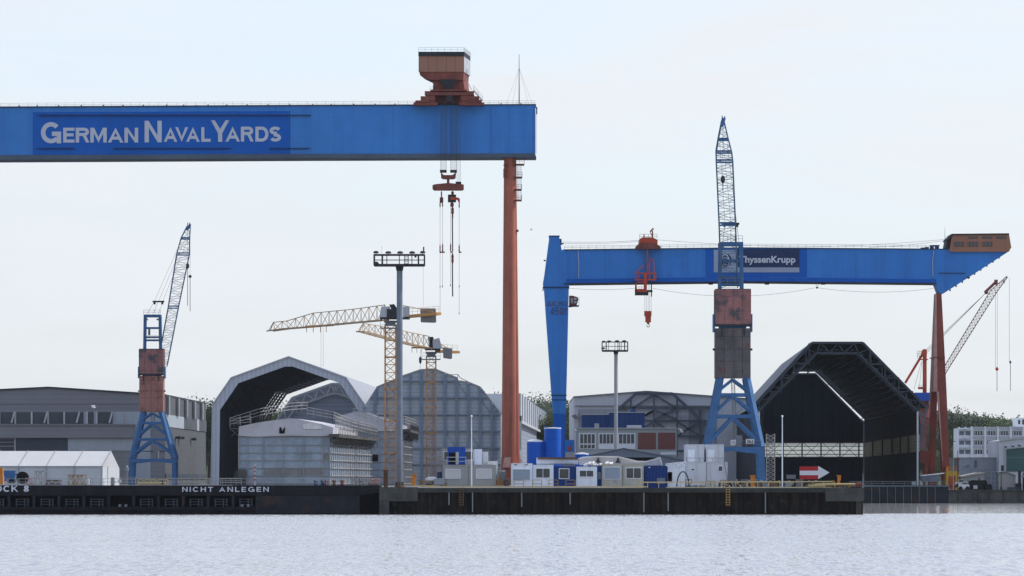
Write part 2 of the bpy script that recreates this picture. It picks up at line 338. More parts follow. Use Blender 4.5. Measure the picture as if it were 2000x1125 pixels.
def glyph(c, t):
    h = t / 2; a = h; z = 1 - h
    D = {
     'E': (.68, [[(h, 0), (h, 1)], [(h, z), (.68, z)], [(h, .52), (.62, .52)], [(h, a), (.68, a)]]),
     'L': (.64, [[(h, 0), (h, 1)], [(h, a), (.64, a)]]), 'I': (t, [[(h, 0), (h, 1)]]),
     'T': (.76, [[(0, z), (.76, z)], [(.38, 0), (.38, z)]]), 'H': (.8, [[(h, 0), (h, 1)], [(.8 - h, 0), (.8 - h, 1)], [(h, .52), (.8 - h, .52)]]),
     'N': (.82, [[(h, 0), (h, 1)], [(.82 - h, 0), (.82 - h, 1)], [(h, 1.04), (.82 - h, -.04)]]),
     'M': (.98, [[(h, 0), (h, 1)], [(.98 - h, 0), (.98 - h, 1)], [(h + .03, 1.05), (.49, h * .6), (.95 - h, 1.05)]]),
     'A': (.92, [[(h * .9, -.05), (.46, 1.0 - h * .2), (.92 - h * .9, -.05)], [(.2, .3), (.72, .3)]]),
     'V': (.88, [[(h * .9, 1.05), (.44, h * .2), (.88 - h * .9, 1.05)]]),
     'Y': (.88, [[(h * .8, 1.05), (.44, .42)], [(.88 - h * .8, 1.05), (.44, .42)], [(.44, 0), (.44, .5)]]),
     'K': (.86, [[(h, 0), (h, 1)], [(.76, 1.05), (h, .38)], [(.3, .6), (.8, -.05)]]),
     'O': (.92, [_arc(.46, .5, .46 - h, .5 - h, 0, 360, 24)]), '0': (.68, [_arc(.34, .5, .34 - h, .5 - h, 0, 360, 24)]),
     'C': (.88, [_arc(.46, .5, .46 - h, .5 - h, 45, 315, 20)]),
     'G': (.92, [_arc(.46, .5, .46 - h, .5 - h, 42, 318, 20), [(.92 - h, 0.0), (.92 - h, .45)], [(.5, .45), (.92, .45)]]),
     'D': (.84, [[(h, 0), (h, 1)], [(h, z)] + _arc(.42, .5, .42 - h, .5 - h, 90, -90, 14) + [(h, a)]]),
     'R': (.80, [[(h, 0), (h, 1)], [(h, z)] + _arc(.5, .72, .28 - h * .9, .28 - h, 90, -90, 8) + [(h, .44 + h)], [(.5, .5), (.8 - h * .8, -.05)]]),
     'S': (.74, [_arc(.37, .735, .37 - h, .265 - h * .95, 25, 270, 12) + _arc(.37, .27, .37 - h, .27 - h * .95, 90, -155, 12)]),
     'J': (.6, [[(.6 - h, 1), (.6 - h, .3)] + _arc(.3, .3, .3 - h, .3 - h, 0, -180, 8)]), 'U': (.8, [[(h, 1), (h, .35)] + _arc(.4, .4, .4 - h, .4 - h, 180, 360, 10) + [(.8 - h, 1)]]),
     '8': (.68, [_arc(.34, .74, .3 - h, .26 - h, 0, 360, 16), _arc(.34, .27, .34 - h, .27 - h, 0, 360, 16)]),
     '4': (.7, [[(.5, 0), (.5, 1)], [(.5, 1), (.08, .28)], [(0, .28), (.7, .28)]]), '5': (.66, [[(.6, z), (.14, z), (.1, .52)] + _arc(.33, .33, .33 - h, .33 - h, 110, -140, 12)]),
     't': (.42, [[(.2, 1), (.2, 0)], [(0, .7), (.42, .7)]]), '2': (.66, [_arc(.33, .7, .33 - h, .3 - h, 160, -30, 10) + [(.1, h), (.66, h)]]),
     '6': (.68, [_arc(.34, .32, .34 - h, .32 - h, 0, 360, 16), _arc(.42, .5, .42 - h, .5 - h, 100, 190, 8)]),
     ' ': (.4, [])}
    return D[c]
def text2(b, s, g, x0, y0, x1, y1, d, t=.2, gap=.1, thick=.08):
    W = sum(glyph(c, t)[0] for c in s) + gap * (len(s) - 1); X = 0; k = 0
    T = lambda x, y, dd: g(x0 + x / W * (x1 - x0), y1 + min(1, max(0, y)) * (y0 - y1), dd)
    KN = {'AV': -.2, 'VA': -.2, 'NA': .02, 'AL': .05, 'LA': -.02, 'RD': .06}
    W += sum(KN.get(a + c, 0) for a, c in zip(s, s[1:]))
    for j_, c in enumerate(s):
        if j_: X += KN.get(s[j_ - 1] + c, 0)
        w_, strokes = glyph(c, t)
        for pl in strokes:
            k += 1; closed = len(pl) > 10 and abs(pl[0][0] - pl[-1][0]) + abs(pl[0][1] - pl[-1][1]) < 1e-4; n = len(pl); Lf = []; Rt = []
            for i in range(n):
                p = pl[i]; q0 = pl[i - 1] if i > 0 else (pl[-2] if closed else p); q1 = pl[i + 1] if i < n - 1 else (pl[1] if closed else p)
                d0 = Vector((p[0] - q0[0], p[1] - q0[1])); d1 = Vector((q1[0] - p[0], q1[1] - p[1]))
                if d0.length < 1e-6: d0 = d1
                if d1.length < 1e-6: d1 = d0
                d0.normalize(); d1.normalize(); m_ = d0 + d1; m_.normalize(); nn_ = Vector((-m_.y, m_.x)); f = (t / 2) / max(.3, nn_.dot(Vector((-d0.y, d0.x))))
                Lf.append((X + p[0] + nn_.x * f, p[1] + nn_.y * f)); Rt.append((X + p[0] - nn_.x * f, p[1] - nn_.y * f))
            dd = d - thick - .003 * (k % 5)
            for i in range(n - 1):
                q = (Lf[i], Lf[i + 1], Rt[i + 1], Rt[i]); b.hexa([T(*p, dd) for p in q] + [T(*p, d) for p in q])
        X += w_ + gap
def one(name, mat, label, cat, fn, group=None):
    b = MB(); fn(b); return tag(b.build(name, mat), label, cat, group)
GZ = 3.1

# ============================================================ setting
wb = MB(); wb.add([(-4000, -300, 0), (4000, -300, 0), (4000, 9000, 0), (-4000, 9000, 0)], [(0, 1, 2, 3)])
wm = bpy.data.materials.new('water'); wm.use_nodes = True; t = wm.node_tree; N = t.nodes; L = t.links
b = N['Principled BSDF']; b.inputs['Base Color'].default_value = (.40, .40, .385, 1); b.inputs['Roughness'].default_value = .15
b.inputs['IOR'].default_value = 1.5; b.inputs['Specular IOR Level'].default_value = .8
gm = N.new('ShaderNodeNewGeometry')
sp = N.new('ShaderNodeSeparateXYZ'); L.new(gm.outputs['Position'], sp.inputs[0])
def wnoise(sx, sy, amp, det, ro):
    mp = N.new('ShaderNodeMapping'); mp.inputs['Scale'].default_value = (sx, sy, 1); L.new(gm.outputs['Position'], mp.inputs['Vector'])
    n = N.new('ShaderNodeTexNoise'); n.inputs['Scale'].default_value = 1; n.inputs['Detail'].default_value = det; n.inputs['Roughness'].default_value = ro
    L.new(mp.outputs[0], n.inputs['Vector'])
    v = N.new('ShaderNodeVectorMath'); v.operation = 'SUBTRACT'; L.new(n.outputs['Color'], v.inputs[0]); v.inputs[1].default_value = (.5, .5, .5)
    u = N.new('ShaderNodeVectorMath'); u.operation = 'MULTIPLY'; L.new(v.outputs[0], u.inputs[0]); u.inputs[1].default_value = (amp, amp, 0); return u.outputs[0]
def vadd(a, c):
    v = N.new('ShaderNodeVectorMath'); v.operation = 'ADD'; L.new(a, v.inputs[0])
    if isinstance(c, tuple): v.inputs[1].default_value = c
    else: L.new(c, v.inputs[1])
    return v.outputs[0]
n2 = N.new('ShaderNodeTexNoise'); n2.inputs['Scale'].default_value = .04; n2.inputs['Detail'].default_value = 3
L.new(gm.outputs['Position'], n2.inputs['Vector'])
calm = N.new('ShaderNodeMapRange'); L.new(sp.outputs['Y'], calm.inputs['Value'])
for k_, x in zip(('From Min', 'From Max', 'To Min', 'To Max'), (604, 622, 1, .045)): calm.inputs[k_].default_value = x
gust = N.new('ShaderNodeMapRange'); L.new(n2.outputs['Fac'], gust.inputs['Value'])
for k_, x in zip(('From Min', 'From Max', 'To Min', 'To Max'), (.35, .65, .8, 1.1)): gust.inputs[k_].default_value = x
mu = N.new('ShaderNodeMath'); mu.operation = 'MULTIPLY'; L.new(calm.outputs[0], mu.inputs[0]); L.new(gust.outputs[0], mu.inputs[1])
w1 = vadd(vadd(wnoise(5.0, .6, .8, 3, .7), wnoise(2.6, .24, 1.25, 3, .6)), wnoise(.12, .03, .05, 2, .5))
w1 = vadd(w1, (0, -.13, 0))
ws = N.new('ShaderNodeVectorMath'); ws.operation = 'SCALE'; L.new(w1, ws.inputs[0]); L.new(mu.outputs[0], ws.inputs['Scale'])
nn = N.new('ShaderNodeVectorMath'); nn.operation = 'NORMALIZE'; L.new(vadd(ws.outputs[0], (0, 0, 1)), nn.inputs[0])
L.new(nn.outputs[0], b.inputs['Normal'])
wr_ = N.new('ShaderNodeMapRange'); L.new(calm.outputs[0], wr_.inputs['Value']); wr_.inputs['To Min'].default_value = .08; wr_.inputs['To Max'].default_value = .14; L.new(wr_.outputs[0], b.inputs['Roughness'])
tag(wb.build('water', wm), 'pale rippled harbour water in front of the quays', None, None, 'structure')

gb = MB()
gb.box(-2500, -18, 616, 5000, -8, GZ); gb.box(-15.3, 41.2, 600.9, 5000, -8, GZ - .004); gb.box(41.3, 76.5, 1128, 5000, -8, GZ - .008); gb.box(76.6, 2500, 908, 5000, -8, 2.3)
tag(gb.build('ground', 'ground'), 'paved shipyard ground behind the quays', None, None, 'structure')
# far hills
hb = MB(); hp = []
HP = [(-600, 850), (0, 830), (360, 795), (420, 800), (700, 830), (960, 800), (1100, 805), (1200, 815), (1400, 805), (1560, 830), (1760, 815), (1820, 800), (1900, 812), (1990, 822), (2200, 830), (2900, 870)]
gh = G(1900)
top = [gh(x, y) for x, y in HP]; fr = [Vector((v.x, 1650, 2)) for v in top]; bk = [Vector((v.x * 1.3, 2900, 2)) for v in top]
hb.shell(fr, top); hb.shell(top, bk)
tag(hb.build('hills', 'hill'), 'low wooded rise behind the shipyard', None, None, 'structure')

# ============================================================ big gantry crane
g = G(1050); k = g.k
cr = thing('gantry_crane', 'huge blue gantry crane lettered GERMAN NAVAL YARDS with red leg and brown trolley house', 'gantry crane', g(995, 948, 3).xyz)
cr_top = [(-520, 213), (0, 210), (600, 206.5), (1045, 205)]
b = MB(); g.poly(b, cr_top + [(1045, 299.5), (600, 300.5), (0, 303), (-520, 306)], 0, 9); girder = b.build('girder', 'gblue', cr)
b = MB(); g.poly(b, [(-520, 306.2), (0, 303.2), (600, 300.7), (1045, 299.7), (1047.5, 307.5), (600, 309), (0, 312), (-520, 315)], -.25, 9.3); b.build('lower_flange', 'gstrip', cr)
b = MB(); g.poly(b, [(-520, 211.2), (0, 208.4), (600, 205), (1047, 203.5), (1047, 205), (600, 206.5), (0, 210), (-520, 213)], -.3, 9.3); b.build('upper_flange', 'dark', cr)
b = MB(); g.poly(b, [(64, 219), (567, 217), (567, 301), (64, 302.8)], -.06, .02); sgn = b.build('sign_panel', 'gsign', cr)
b = MB()
for s_, x0, y0, x1, y1 in (('G', 80, 238.5, 119.5, 280), ('ERMAN', 123.5, 249.5, 270, 278.5), ('N', 282.5, 236, 316, 278), ('AVAL', 320, 248.5, 411.5, 277), ('Y', 412.5, 235, 447.5, 277), ('ARDS', 440.5, 247.5, 549, 276.5)):
    text2(b, s_, g, x0, y0, x1, y1, -.07, .205, .07, .08)
b.build('lettering', 'letter', sgn)
b = MB()
g.box(b, 75, 224.5, 607, 226, -.5, 0)
for x0, x1 in ((74, 147), (222, 452), (526, 606)):
    g.box(b, x0, 289.3, x1, 290.3, -.4, 0)
    for i in range(int((x1 - x0) / 7)): g.box(b, x0 + i * 7, 290.4, x0 + i * 7 + 1, 292, -.4, 0)
b.build('sign_bracket', 'navy', cr)
b = MB(); g.box(b, 958.5, 206.5, 960.5, 299, -.15, 0); g.box(b, 1043.5, 212, 1045.5, 299, -.3, 0); build_each(b, 'web_stiffener', 'tblue', cr)
b = MB(); g.box(b, 1046.2, 213, 1047.6, 300, 0, 1.2); b.build('lit_end_strip', 'white', cr)  # sunlit end face of the girder put in as a white strip
b = MB()
for a, c in zip(cr_top, cr_top[1:]): b.rail(g(a[0], a[1] - 1.5, .2), g(c[0], c[1] - 1.5, .2), .72, 1.9, .045); b.rail(g(a[0], a[1] - 1.5, 8.8), g(c[0], c[1] - 1.5, 8.8), .72, 3.8, .045, 1)
b.build('railing', 'grey', cr)
b = MB()
for i in range(38): x = -500 + i * 41 + rnd.uniform(-4, 4); y = 212 - (x + 520) * .0048; (g.box(b, x, y - 4, x + 2.2, y - 1.4, .5, 1.2) if x < 800 or x > 950 else None)
g.box(b, 380, 205.2, 387, 207.4, .8, 2); g.box(b, 1018, 203, 1026, 205, 1, 3); g.box(b, 1042, 203, 1047, 206, 1, 3); g.box(b, 1047, 208, 1049.5, 222, 1, 2)
b.build('cable_fitting', 'dark', cr)
b = MB(); b.tube(g(1014, 204, 4), g(1014, 103, 4), .13, .05, 6)
for x in (988, 1000, 1034, 1042): b.tube(g(1014, 130, 4), g(x, 204, 2 if x < 1014 else 7), .018, n=3)
b.build('antenna_mast', 'cable', cr)
# legs
b = MB(); b.tube(g(995.5, 308, 1.8), g(994, 893, 0), 11.3 * k, 14.5 * k, 20); b.tube(g(994, 893, 0), g(995, 948, 0), 15.5 * k, 18 * k, 20)
for y, r in ((308, 13), (321, 12.5), (345, 12.3), (363, 12), (860, 15)): b.tube(g(995.3, y, 1.7), g(995.3, y + 1.6, 1.7), r * k, n=20)
lg = b.build('leg', 'oxide', cr, True)
b = MB()
for y0, y1, x1 in ((310, 321, 1024), (334, 346, 1020), (356, 370, 1019), (380, 391, 1019)):
    g.box(b, 1005, y1 - 1.5, x1, y1 + .8, .3, 3.5); b.rail(g(1006, y1 - 1, .3), g(x1, y1 - 1, .3), .95, .8, .05)
    b.rail(g(x1 - .3, y1 - 1, .3), g(x1 - .3, y1 - 1, 3.5), .95, 1.5, .05)
g.box(b, 984, 319, 988, 325, -1, .5); g.box(b, 983, 330, 986, 346, -1, .5)
b.build('leg_platform', 'oxide2', lg)
b = MB()
for x in (1010, 1018): b.bar(g(x, 320, 2), g(x, 390, 2), .07)
for i in range(36): b.bar(g(1010, 320 + 2 * i, 2), g(1018, 320 + 2 * i, 2), .05)
b.build('ladder', 'lgrey', lg)
b = MB(); b.loft([g(985, 893, -1.7), g(998, 893, -1.7), g(996, 913, -2.6), g(982, 913, -2.6)], [g(985, 893, -1.2), g(998, 893, -1.2), g(996, 913, -1.4), g(982, 913, -1.4)]); b.build('hatch', 'pink', lg)
b = MB(); b.tube(g(1001, 309, 6.5), g(1005.5, 880, 13), 7.5 * k, 9.5 * k, 18); b.tube(g(1005.5, 880, 13), g(1005.5, 948, 13), 11 * k, 12 * k, 18)
g.box(b, 1007, 445, 1013, 449, 7, 9); g.box(b, 980, 905, 1016, 925, 3, 12); b.build('leg', 'oxide', cr, True)
b = MB(); g.poly(b, [(-470, 313), (-330, 313), (-360, 940), (-420, 940)], -1, 10); g.box(b, -440, 930, -340, 948, -3, 12); b.build('leg', 'gblue', cr)
b = MB()
for i in range(4): g.box(b, 966 + 14 * i, 938, 976 + 14 * i, 948, -2, 14)
build_each(b, 'bogie', 'oxide2', cr)
# trolley
tr = MB(); g.poly(tr, [(819, 142), (906, 142), (905, 157.5), (843, 157.5), (838, 157), (821, 149)], -2.2, 9, 9)
g.poly(tr, [(846, 157.5), (905, 157.5), (908, 178), (846, 178)], -1.5, 8, 9)
tr = tr.build('trolley', 'oxide2', cr)
b = MB(); g.poly(b, [(818, 111.5), (906.5, 111.5), (906.5, 142), (818, 142)], -2.4, 9.2, 11); b.build('machine_house', 'brown', tr)
b = MB(); g.poly(b, [(817.5, 103), (907, 103), (907, 111.5), (817.5, 111.5)], -2.6, 9.4, 11); b.build('house_roof', 'dark', tr)
b = MB(); b.add([g(906.7, 112, -2.35), g(918, 112, 9.2), g(918, 142, 9.2), g(906.7, 142, -2.35)], [(0, 1, 2, 3)]); b.build('side_wall', 'lgrey', tr)  # bright sunlit side of the brown house, put in as light grey
b = MB(); b.rail(g(818, 103, -2.5), g(906.5, 103, -2.5), .85, 1.3, .05); b.rail(g(906.5, 103, -2.5), g(918, 103, 9.3), .85, 1.5, .05); b.rail(g(829, 103, 9.3), g(918, 103, 9.3), .85, 1.6, .05)
b.rail(g(840, 178, -2), g(846, 178, -2), .8, 1, .05); b.rail(g(925, 178, -2), g(943, 199, -2), 1, 1.2, .06); b.rail(g(907, 143, -1), g(914, 143, 3), 1, 1, .05); b.bar(g(907, 148, -1), g(921, 176, -1), .12); b.bar(g(925, 178, -2), g(942, 198, -2), .25)
b.build('trolley_railing', 'lgrey', tr)
b = MB(); g.box(b, 830, 180, 926, 188, -3, -1.5); g.box(b, 830, 180, 926, 188, 8, 10); g.box(b, 841, 177, 912, 182, -3, 10)
g.box(b, 822, 190, 850, 198, -3, -1.2); g.box(b, 905, 190, 936, 198, -3, -1.2); g.box(b, 822, 190, 936, 197, 8, 10); g.box(b, 848, 188, 905, 201, 2, 7)
g.box(b, 836, 186, 850, 207, -2.8, 0); g.box(b, 900, 186, 915, 207, -2.8, 0); g.box(b, 808, 202, 855, 207.5, -3, -.4); g.box(b, 897, 202, 946, 207.5, -3, -.4); g.box(b, 812, 198, 838, 203, -3, -1); g.box(b, 914, 197, 941, 203, -3, -1)
for x in (812, 826, 842, 902, 918, 934): b.tube(g(x, 203, -1.6), g(x, 203, -.2), .35, n=10)
b.build('trolley_bogie', 'oxide2', tr)
b = MB(); g.poly(b, [(858, 157), (892, 157), (884, 176), (884, 200), (872, 200), (872, 176)], -2.9, -2.3); b.build('rope_drum', 'dark', tr)
b = MB()
hook = MB(); g.poly(hook, [(861, 337), (867, 343), (884, 343), (891, 337), (890, 349), (886, 351), (866, 351), (862, 349)], -2.2, -.9); hk = None
g.poly(hook, [(845, 363), (850, 361), (875, 358.5), (903, 361), (906, 362), (906, 371), (903, 373), (848, 373), (845, 370)], -2.4, -.7)
g.box(hook, 873, 350, 878, 360, -1.8, -1.2)
hk = hook.build('hook_block', 'oxide2', cr)
b = MB(); g.box(b, 859.5, 333, 872.5, 338, -2.4, -.8); g.box(b, 879.5, 333, 892.5, 338, -2.4, -.8); g.box(b, 890, 356, 901, 360, -2.2, -.9); g.box(b, 875, 381, 891, 396, -1.9, -1.2)
build_each(b, 'sheave', 'dark', hk)
b = MB()
for x in (860.5, 862.7, 865, 867.5, 869.8, 872, 880, 882.3, 884.6, 887, 889.3, 891.5): b.tube(g(x, 200, -1.4), g(x, 334, -1.4), .042, n=4)
for x in (892.8, 895, 897.5, 900): b.tube(g(x - 2, 200, -1.2), g(x, 357, -1.2), .032, n=4)
for x, y0, y1 in ((859.7, 400, 478), (864.5, 400, 476), (859.7, 495, 613), (864.5, 495, 560), (880.3, 400, 478), (880.3, 493, 559), (897, 400, 478), (897, 495, 613)): b.tube(g(x, y0, -1.5), g(x, y1, -1.5), .04, n=4)
for y0, y1 in ((425, 492), (512, 578)): b.tube(g(883.7, y0, -1.5), g(884.2, y1, -1.5), .13, n=5)
b.build('hoist_rope', 'cable', hk)
b = MB()
for x, y0, y1, wd in ((862.5, 374, 385, 3), (862.5, 385, 397, 8), (859.7, 395, 406, 2.6), (864.5, 395, 405, 2.6), (884, 374, 382, 6), (883, 396, 405, 8), (884, 405, 420, 6), (884, 418, 428, 3.4), (897, 388, 398, 3), (897, 396, 407, 2.6), (859.7, 478, 496, 2.6), (864.7, 476, 495, 2.8), (880.3, 476, 493, 2.8), (897, 478, 495, 2.8), (884, 495, 516, 5), (884.5, 574, 580, 2.5), (859.7, 559, 562, 2), (864.3, 558, 562, 2), (880.3, 556, 560, 2), (897, 558, 562, 2), (859.7, 611, 614, 2), (897, 611, 614, 2)):
    c = g(x, (y0 + y1) / 2, -1.5); h_ = (y1 - y0) * k / 2; r_ = wd * k / 2
    b.lathe(c, [(r_ * .4, -h_), (r_, -h_ * .5), (r_ * .8, 0), (r_, h_ * .4), (r_ * .4, h_)], 8)
for x in (862, 866, 881.5, 898.5): g.box(b, x - 1.5, 492, x + 3, 494.5, -1.7, -1.3)
build_each(b, 'lifting_hook', 'oxide2', hk)
b = MB(); g.poly(b, [(880, 385), (896, 387), (898, 392), (897, 398), (893, 391), (880, 392)], -2.1, -1.1); b.build('hook_arm', 'cranered', hk)

# ============================================================ second gantry
g = G(1000); k = g.k
tk = thing('gantry_crane', 'blue gantry crane with thyssenkrupp sign board and brown machine house at its right tip', 'gantry crane', g(1450, 948, 3).xyz)
tk['label'] = 'smaller blue gantry crane with red right leg and brown cabin at its right tip'
tt = [(1096, 488.5), (1450, 484.5), (1823, 487)]
b = MB(); g.poly(b, tt + [(1823, 552), (1450, 548), (1110, 553)], 0, 7); b.build('girder', 'tblue', tk)
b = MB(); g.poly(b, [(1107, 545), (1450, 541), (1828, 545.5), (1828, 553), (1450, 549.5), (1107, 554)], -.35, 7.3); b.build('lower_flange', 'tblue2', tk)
b = MB(); g.poly(b, [(1100, 553.5), (1450, 549.7), (1828, 553.2), (1828, 554.5), (1450, 551), (1110, 555)], -.6, 7.5)
g.poly(b, [(1100, 487), (1450, 483), (1850, 485.8), (1850, 487.2), (1450, 484.6), (1100, 488.6)], -.25, 7.2)
for x in (1385, 1495, 1605, 1750, 1240, 1180): g.box(b, x, 551, x + 8, 555, 1, 3)
b.build('rail_beam', 'dark', tk)
b = MB(); g.poly(b, [(1823.2, 487), (1972, 487), (1972, 490), (1901, 536), (1843, 573), (1835, 573), (1828, 554), (1823.2, 553)], -.15, 7.2); b.build('end_bracket', 'tblue', tk)
b = MB()
for i in range(9): x = 1855 + i * 12; y = 565 - (x - 1855) * .66; g.box(b, x, y, x + 2.5, y + 3, .5, 1.2)
g.box(b, 1833, 533, 1885, 534, -.4, -.1); g.box(b, 1888, 541, 1894, 543.5, -.4, .2); build_each(b, 'service_fitting', 'dark', tk)
b = MB(); g.box(b, 1378, 486.2, 1576, 541, -.05, .02); sp2 = b.build('sign_panel', 'tblue2', tk)
b = MB(); g.box(b, 1394, 488, 1561, 532, -.15, -.06); b.build('sign_board', 'signgrey', sp2)
b = MB(); g.box(b, 1440, 486.5, 1561, 522, -.22, -.152); b.build('sign_field', 'navy', sp2)
b = MB(); text(b, 'ThyssenKrupp', g, 1443, 500, 1553.5, 517.5, -.23, .03, .06); b.build('sign_lettering', 'letter', sp2)
b = MB(); b.tube(g(1416, 508, -.152), g(1416, 508, -.19), 1.35, n=36); b.build('emblem', 'navy', sp2)
b = MB()
for i in range(24):
    a0 = 2 * math.pi * i / 24; a1 = 2 * math.pi * (i + 1) / 24; b.bar(g(1416 + 14 * math.cos(a0), 508 - 14 * math.sin(a0), -.2), g(1416 + 14 * math.cos(a1), 508 - 14 * math.sin(a1), -.2), .1)
    if i < 12: b.bar(g(1416 + 8 * math.cos(a0), 513 - 16 * math.sin(a0), -.22), g(1416 + 8 * math.cos(a1), 513 - 16 * math.sin(a1), -.22), .3)
for x, y in ((1416, 507), (1412, 514), (1420, 514)):
    for i in range(12): a0 = 2 * math.pi * i / 12; a1 = 2 * math.pi * (i + 1) / 12; b.bar(g(x + 4 * math.cos(a0), y - 4 * math.sin(a0), -.25), g(x + 4 * math.cos(a1), y - 4 * math.sin(a1), -.25), .12)
b.build('emblem_mark', 'letter', sp2)
b = MB()
for a, c in zip(tt, tt[1:] + [(1850, 487)]):
    if a[0] < 1823: b.rail(g(a[0] + (6 if a[0] < 1200 else 0), a[1] - 2, .2), g(c[0], c[1] - 2, .2), .6, 1.55, .05)
b.build('railing', 'grey', tk)
b = MB(); b.path([g(1129, 489, -.1), g(1130.5, 515, -.1), g(1130, 543, -.1)], .09); b.path([g(1823.5, 489, -.2), g(1821.5, 510, -.2), g(1822, 541, -.2)], .09); b.build('cable_duct', 'lgrey', tk)
b = MB()
for x, h_ in ((1800, 3), (1808, 4), (1818, 8), (1828, 7)): g.box(b, x, 486 - h_, x + 7, 486, 1, 3)
g.box(b, 1820, 478, 1836, 480, .9, 3.1); build_each(b, 'winch_box', 'steelblue', tk)
# left leg
b = MB(); g.poly(b, [(1073, 462), (1092, 462), (1097, 488), (1105, 489), (1112, 553), (1111.5, 562), (1062, 562), (1060.5, 552), (1063, 538)], -.2, 7.2)
lk = b.build('leg', 'tblue', tk)
b = MB(); g.poly(b, [(1062.5, 562), (1111, 562), (1106.5, 760), (1105, 808), (1080.5, 808), (1076.5, 760)], -.1, 7.1); b.build('leg_shaft', 'tblue', lk)
b = MB(); g.poly(b, [(1080.5, 808.2), (1105, 808.2), (1103.5, 948), (1087, 948)], -.1, 7.1); b.build('leg_foot', 'tblue2', lk)
b = MB(); g.box(b, 1072, 460, 1093, 462, -.3, 7.3); g.poly(b, [(1060, 560), (1112, 560), (1112, 562), (1061, 562)], -.35, 7.3); g.box(b, 1077, 771, 1107, 772.5, -.3, 7.3); g.box(b, 1077.5, 780, 1107, 781, -.3, 7.3); g.box(b, 1093, 466, 1097, 478, 1, 3); g.box(b, 1097, 474, 1101, 476, 1, 3); g.box(b, 1062, 507, 1066, 509.5, 1, 2); g.box(b, 1059, 565, 1062, 567, 1, 2); b.build('stiffening_collar', 'navy', lk)
b = MB(); text2(b, 'JUCHO', g, 1067, 588.5, 1107, 598, -.12, .2, .12, .03); text2(b, '450t', g, 1075, 600, 1107, 615, -.12, .18, .12, .03); b.build('lettering', 'faded', lk)
b = MB(); g.poly(b, [(1112, 577), (1119, 577), (1128, 580), (1130, 584), (1126, 597), (1112, 599)], 1, 5); cb = b.build('cab', 'oxide2', tk)
b = MB(); g.box(b, 1115, 582, 1119, 592, .9, 1); g.box(b, 1121, 581, 1127, 586, .9, 1); g.box(b, 1121, 588, 1127, 592, .9, 1); b.build('cab_window', 'lgrey', cb)
b = MB(); g.box(b, 1111, 596, 1131, 597.5, 0, 5.5); b.rail(g(1126, 596, 0), g(1131, 596, 0), 1.5, .5, .05, 3); b.build('cab_platform', 'dark', cb)
# right leg
b = MB(); b.loft([g(1829, 573, 0), g(1839, 573, 0), g(1839, 573, 6), g(1829, 573, 6)], [g(1823, 765, -1), g(1848, 765, -1), g(1848, 765, 9), g(1823, 765, 9)])
b.loft([g(1832, 765, -1), g(1848, 765, -1), g(1848, 765, 2.5), g(1832, 765, 2.5)], [g(1838, 948, -3.4), g(1853, 948, -3.4), g(1853, 948, -.6), g(1838, 948, -.6)])
b.loft([g(1823, 765, 5), g(1835, 765, 5), g(1835, 765, 9), g(1823, 765, 9)], [g(1823, 948, 11), g(1835, 948, 11), g(1835, 948, 14), g(1823, 948, 14)])
g.box(b, 1822, 697, 1845, 699, -1, 8); rl = b.build('leg', 'oxide3', tk)
b = MB(); b.loft([g(1826.5, 575, -.2), g(1829, 575, -.2), g(1829, 575, .5), g(1826.5, 575, .5)], [g(1823, 765, -1.2), g(1830, 765, -1.2), g(1830, 765, 0), g(1823, 765, 0)])
b.loft([g(1829, 765, -1.2), g(1833, 765, -1.2), g(1833, 765, 0), g(1829, 765, 0)], [g(1837.5, 900, -3.5), g(1838.5, 900, -3.5), g(1838.5, 900, -3), g(1837.5, 900, -3)]); b.build('leg_lit_face', 'pink', rl)  # lit face of the red leg put in as paler strips
b = MB(); g.poly(b, [(1800, 880), (1822, 880), (1822, 900), (1815, 950), (1812, 950), (1812, 905), (1800, 900)], 8, 12); b.build('leg_brace', 'oxide3', rl)
b = MB(); g.poly(b, [(1841, 922), (1843, 920), (1862, 920), (1866, 925), (1866, 957), (1859, 957), (1859, 930), (1847, 930), (1846, 957), (1840, 957)], -8, -5); bo = b.build('bogie', 'yellow', tk)
b = MB(); g.box(b, 1847, 931, 1857, 948, -8.2, -6); g.box(b, 1850, 948, 1854, 957, -8.1, -6); b.build('drive_motor', 'cranered', bo)
b = MB(); b.rail(g(1845, 920, -7), g(1862, 920, -7), .9, .6, .06, 2); g.box(b, 1843, 912, 1848, 920, -6, -3); b.build('bogie_railing', 'orange', bo)
# machine house
b = MB(); g.poly(b, [(1859, 457.5), (1970, 457.5), (1974.5, 484), (1969, 492), (1853.5, 492)], -.8, 7.8); mh = b.build('machine_house', 'brown2', tk)
b = MB(); g.poly(b, [(1848, 468), (1858, 457), (1970, 456), (1970, 458.5), (1861, 459.5), (1850, 470)], -1.1, 8.2); g.poly(b, [(1850, 468), (1857, 461), (1852, 491), (1846, 488)], 0, 7); b.build('house_roof', 'dark', mh)
for x in (1862, 1890, 1918):
    b = MB(); g.box(b, x, 472.5, x + 20, 482, -.9, -.75); wn = b.build('window', 'glass', mh)
    b = MB()
    for i in range(4): g.box(b, x + i * 6.6 - .4, 472.5, x + i * 6.6 + .4, 482, -1, -.9)
    build_each(b, 'mullion', 'brown2', wn)
for x in (1890, 1918, 1945):
    b = MB(); g.box(b, x, 462.5, x + 19.5, 466.5, -.9, -.75); b.build('window', 'glass', mh)
b = MB(); b.tube(g(1848, 468, 3), g(1848, 443, 3), .05, .02, 5); b.build('aerial', 'cable', mh)
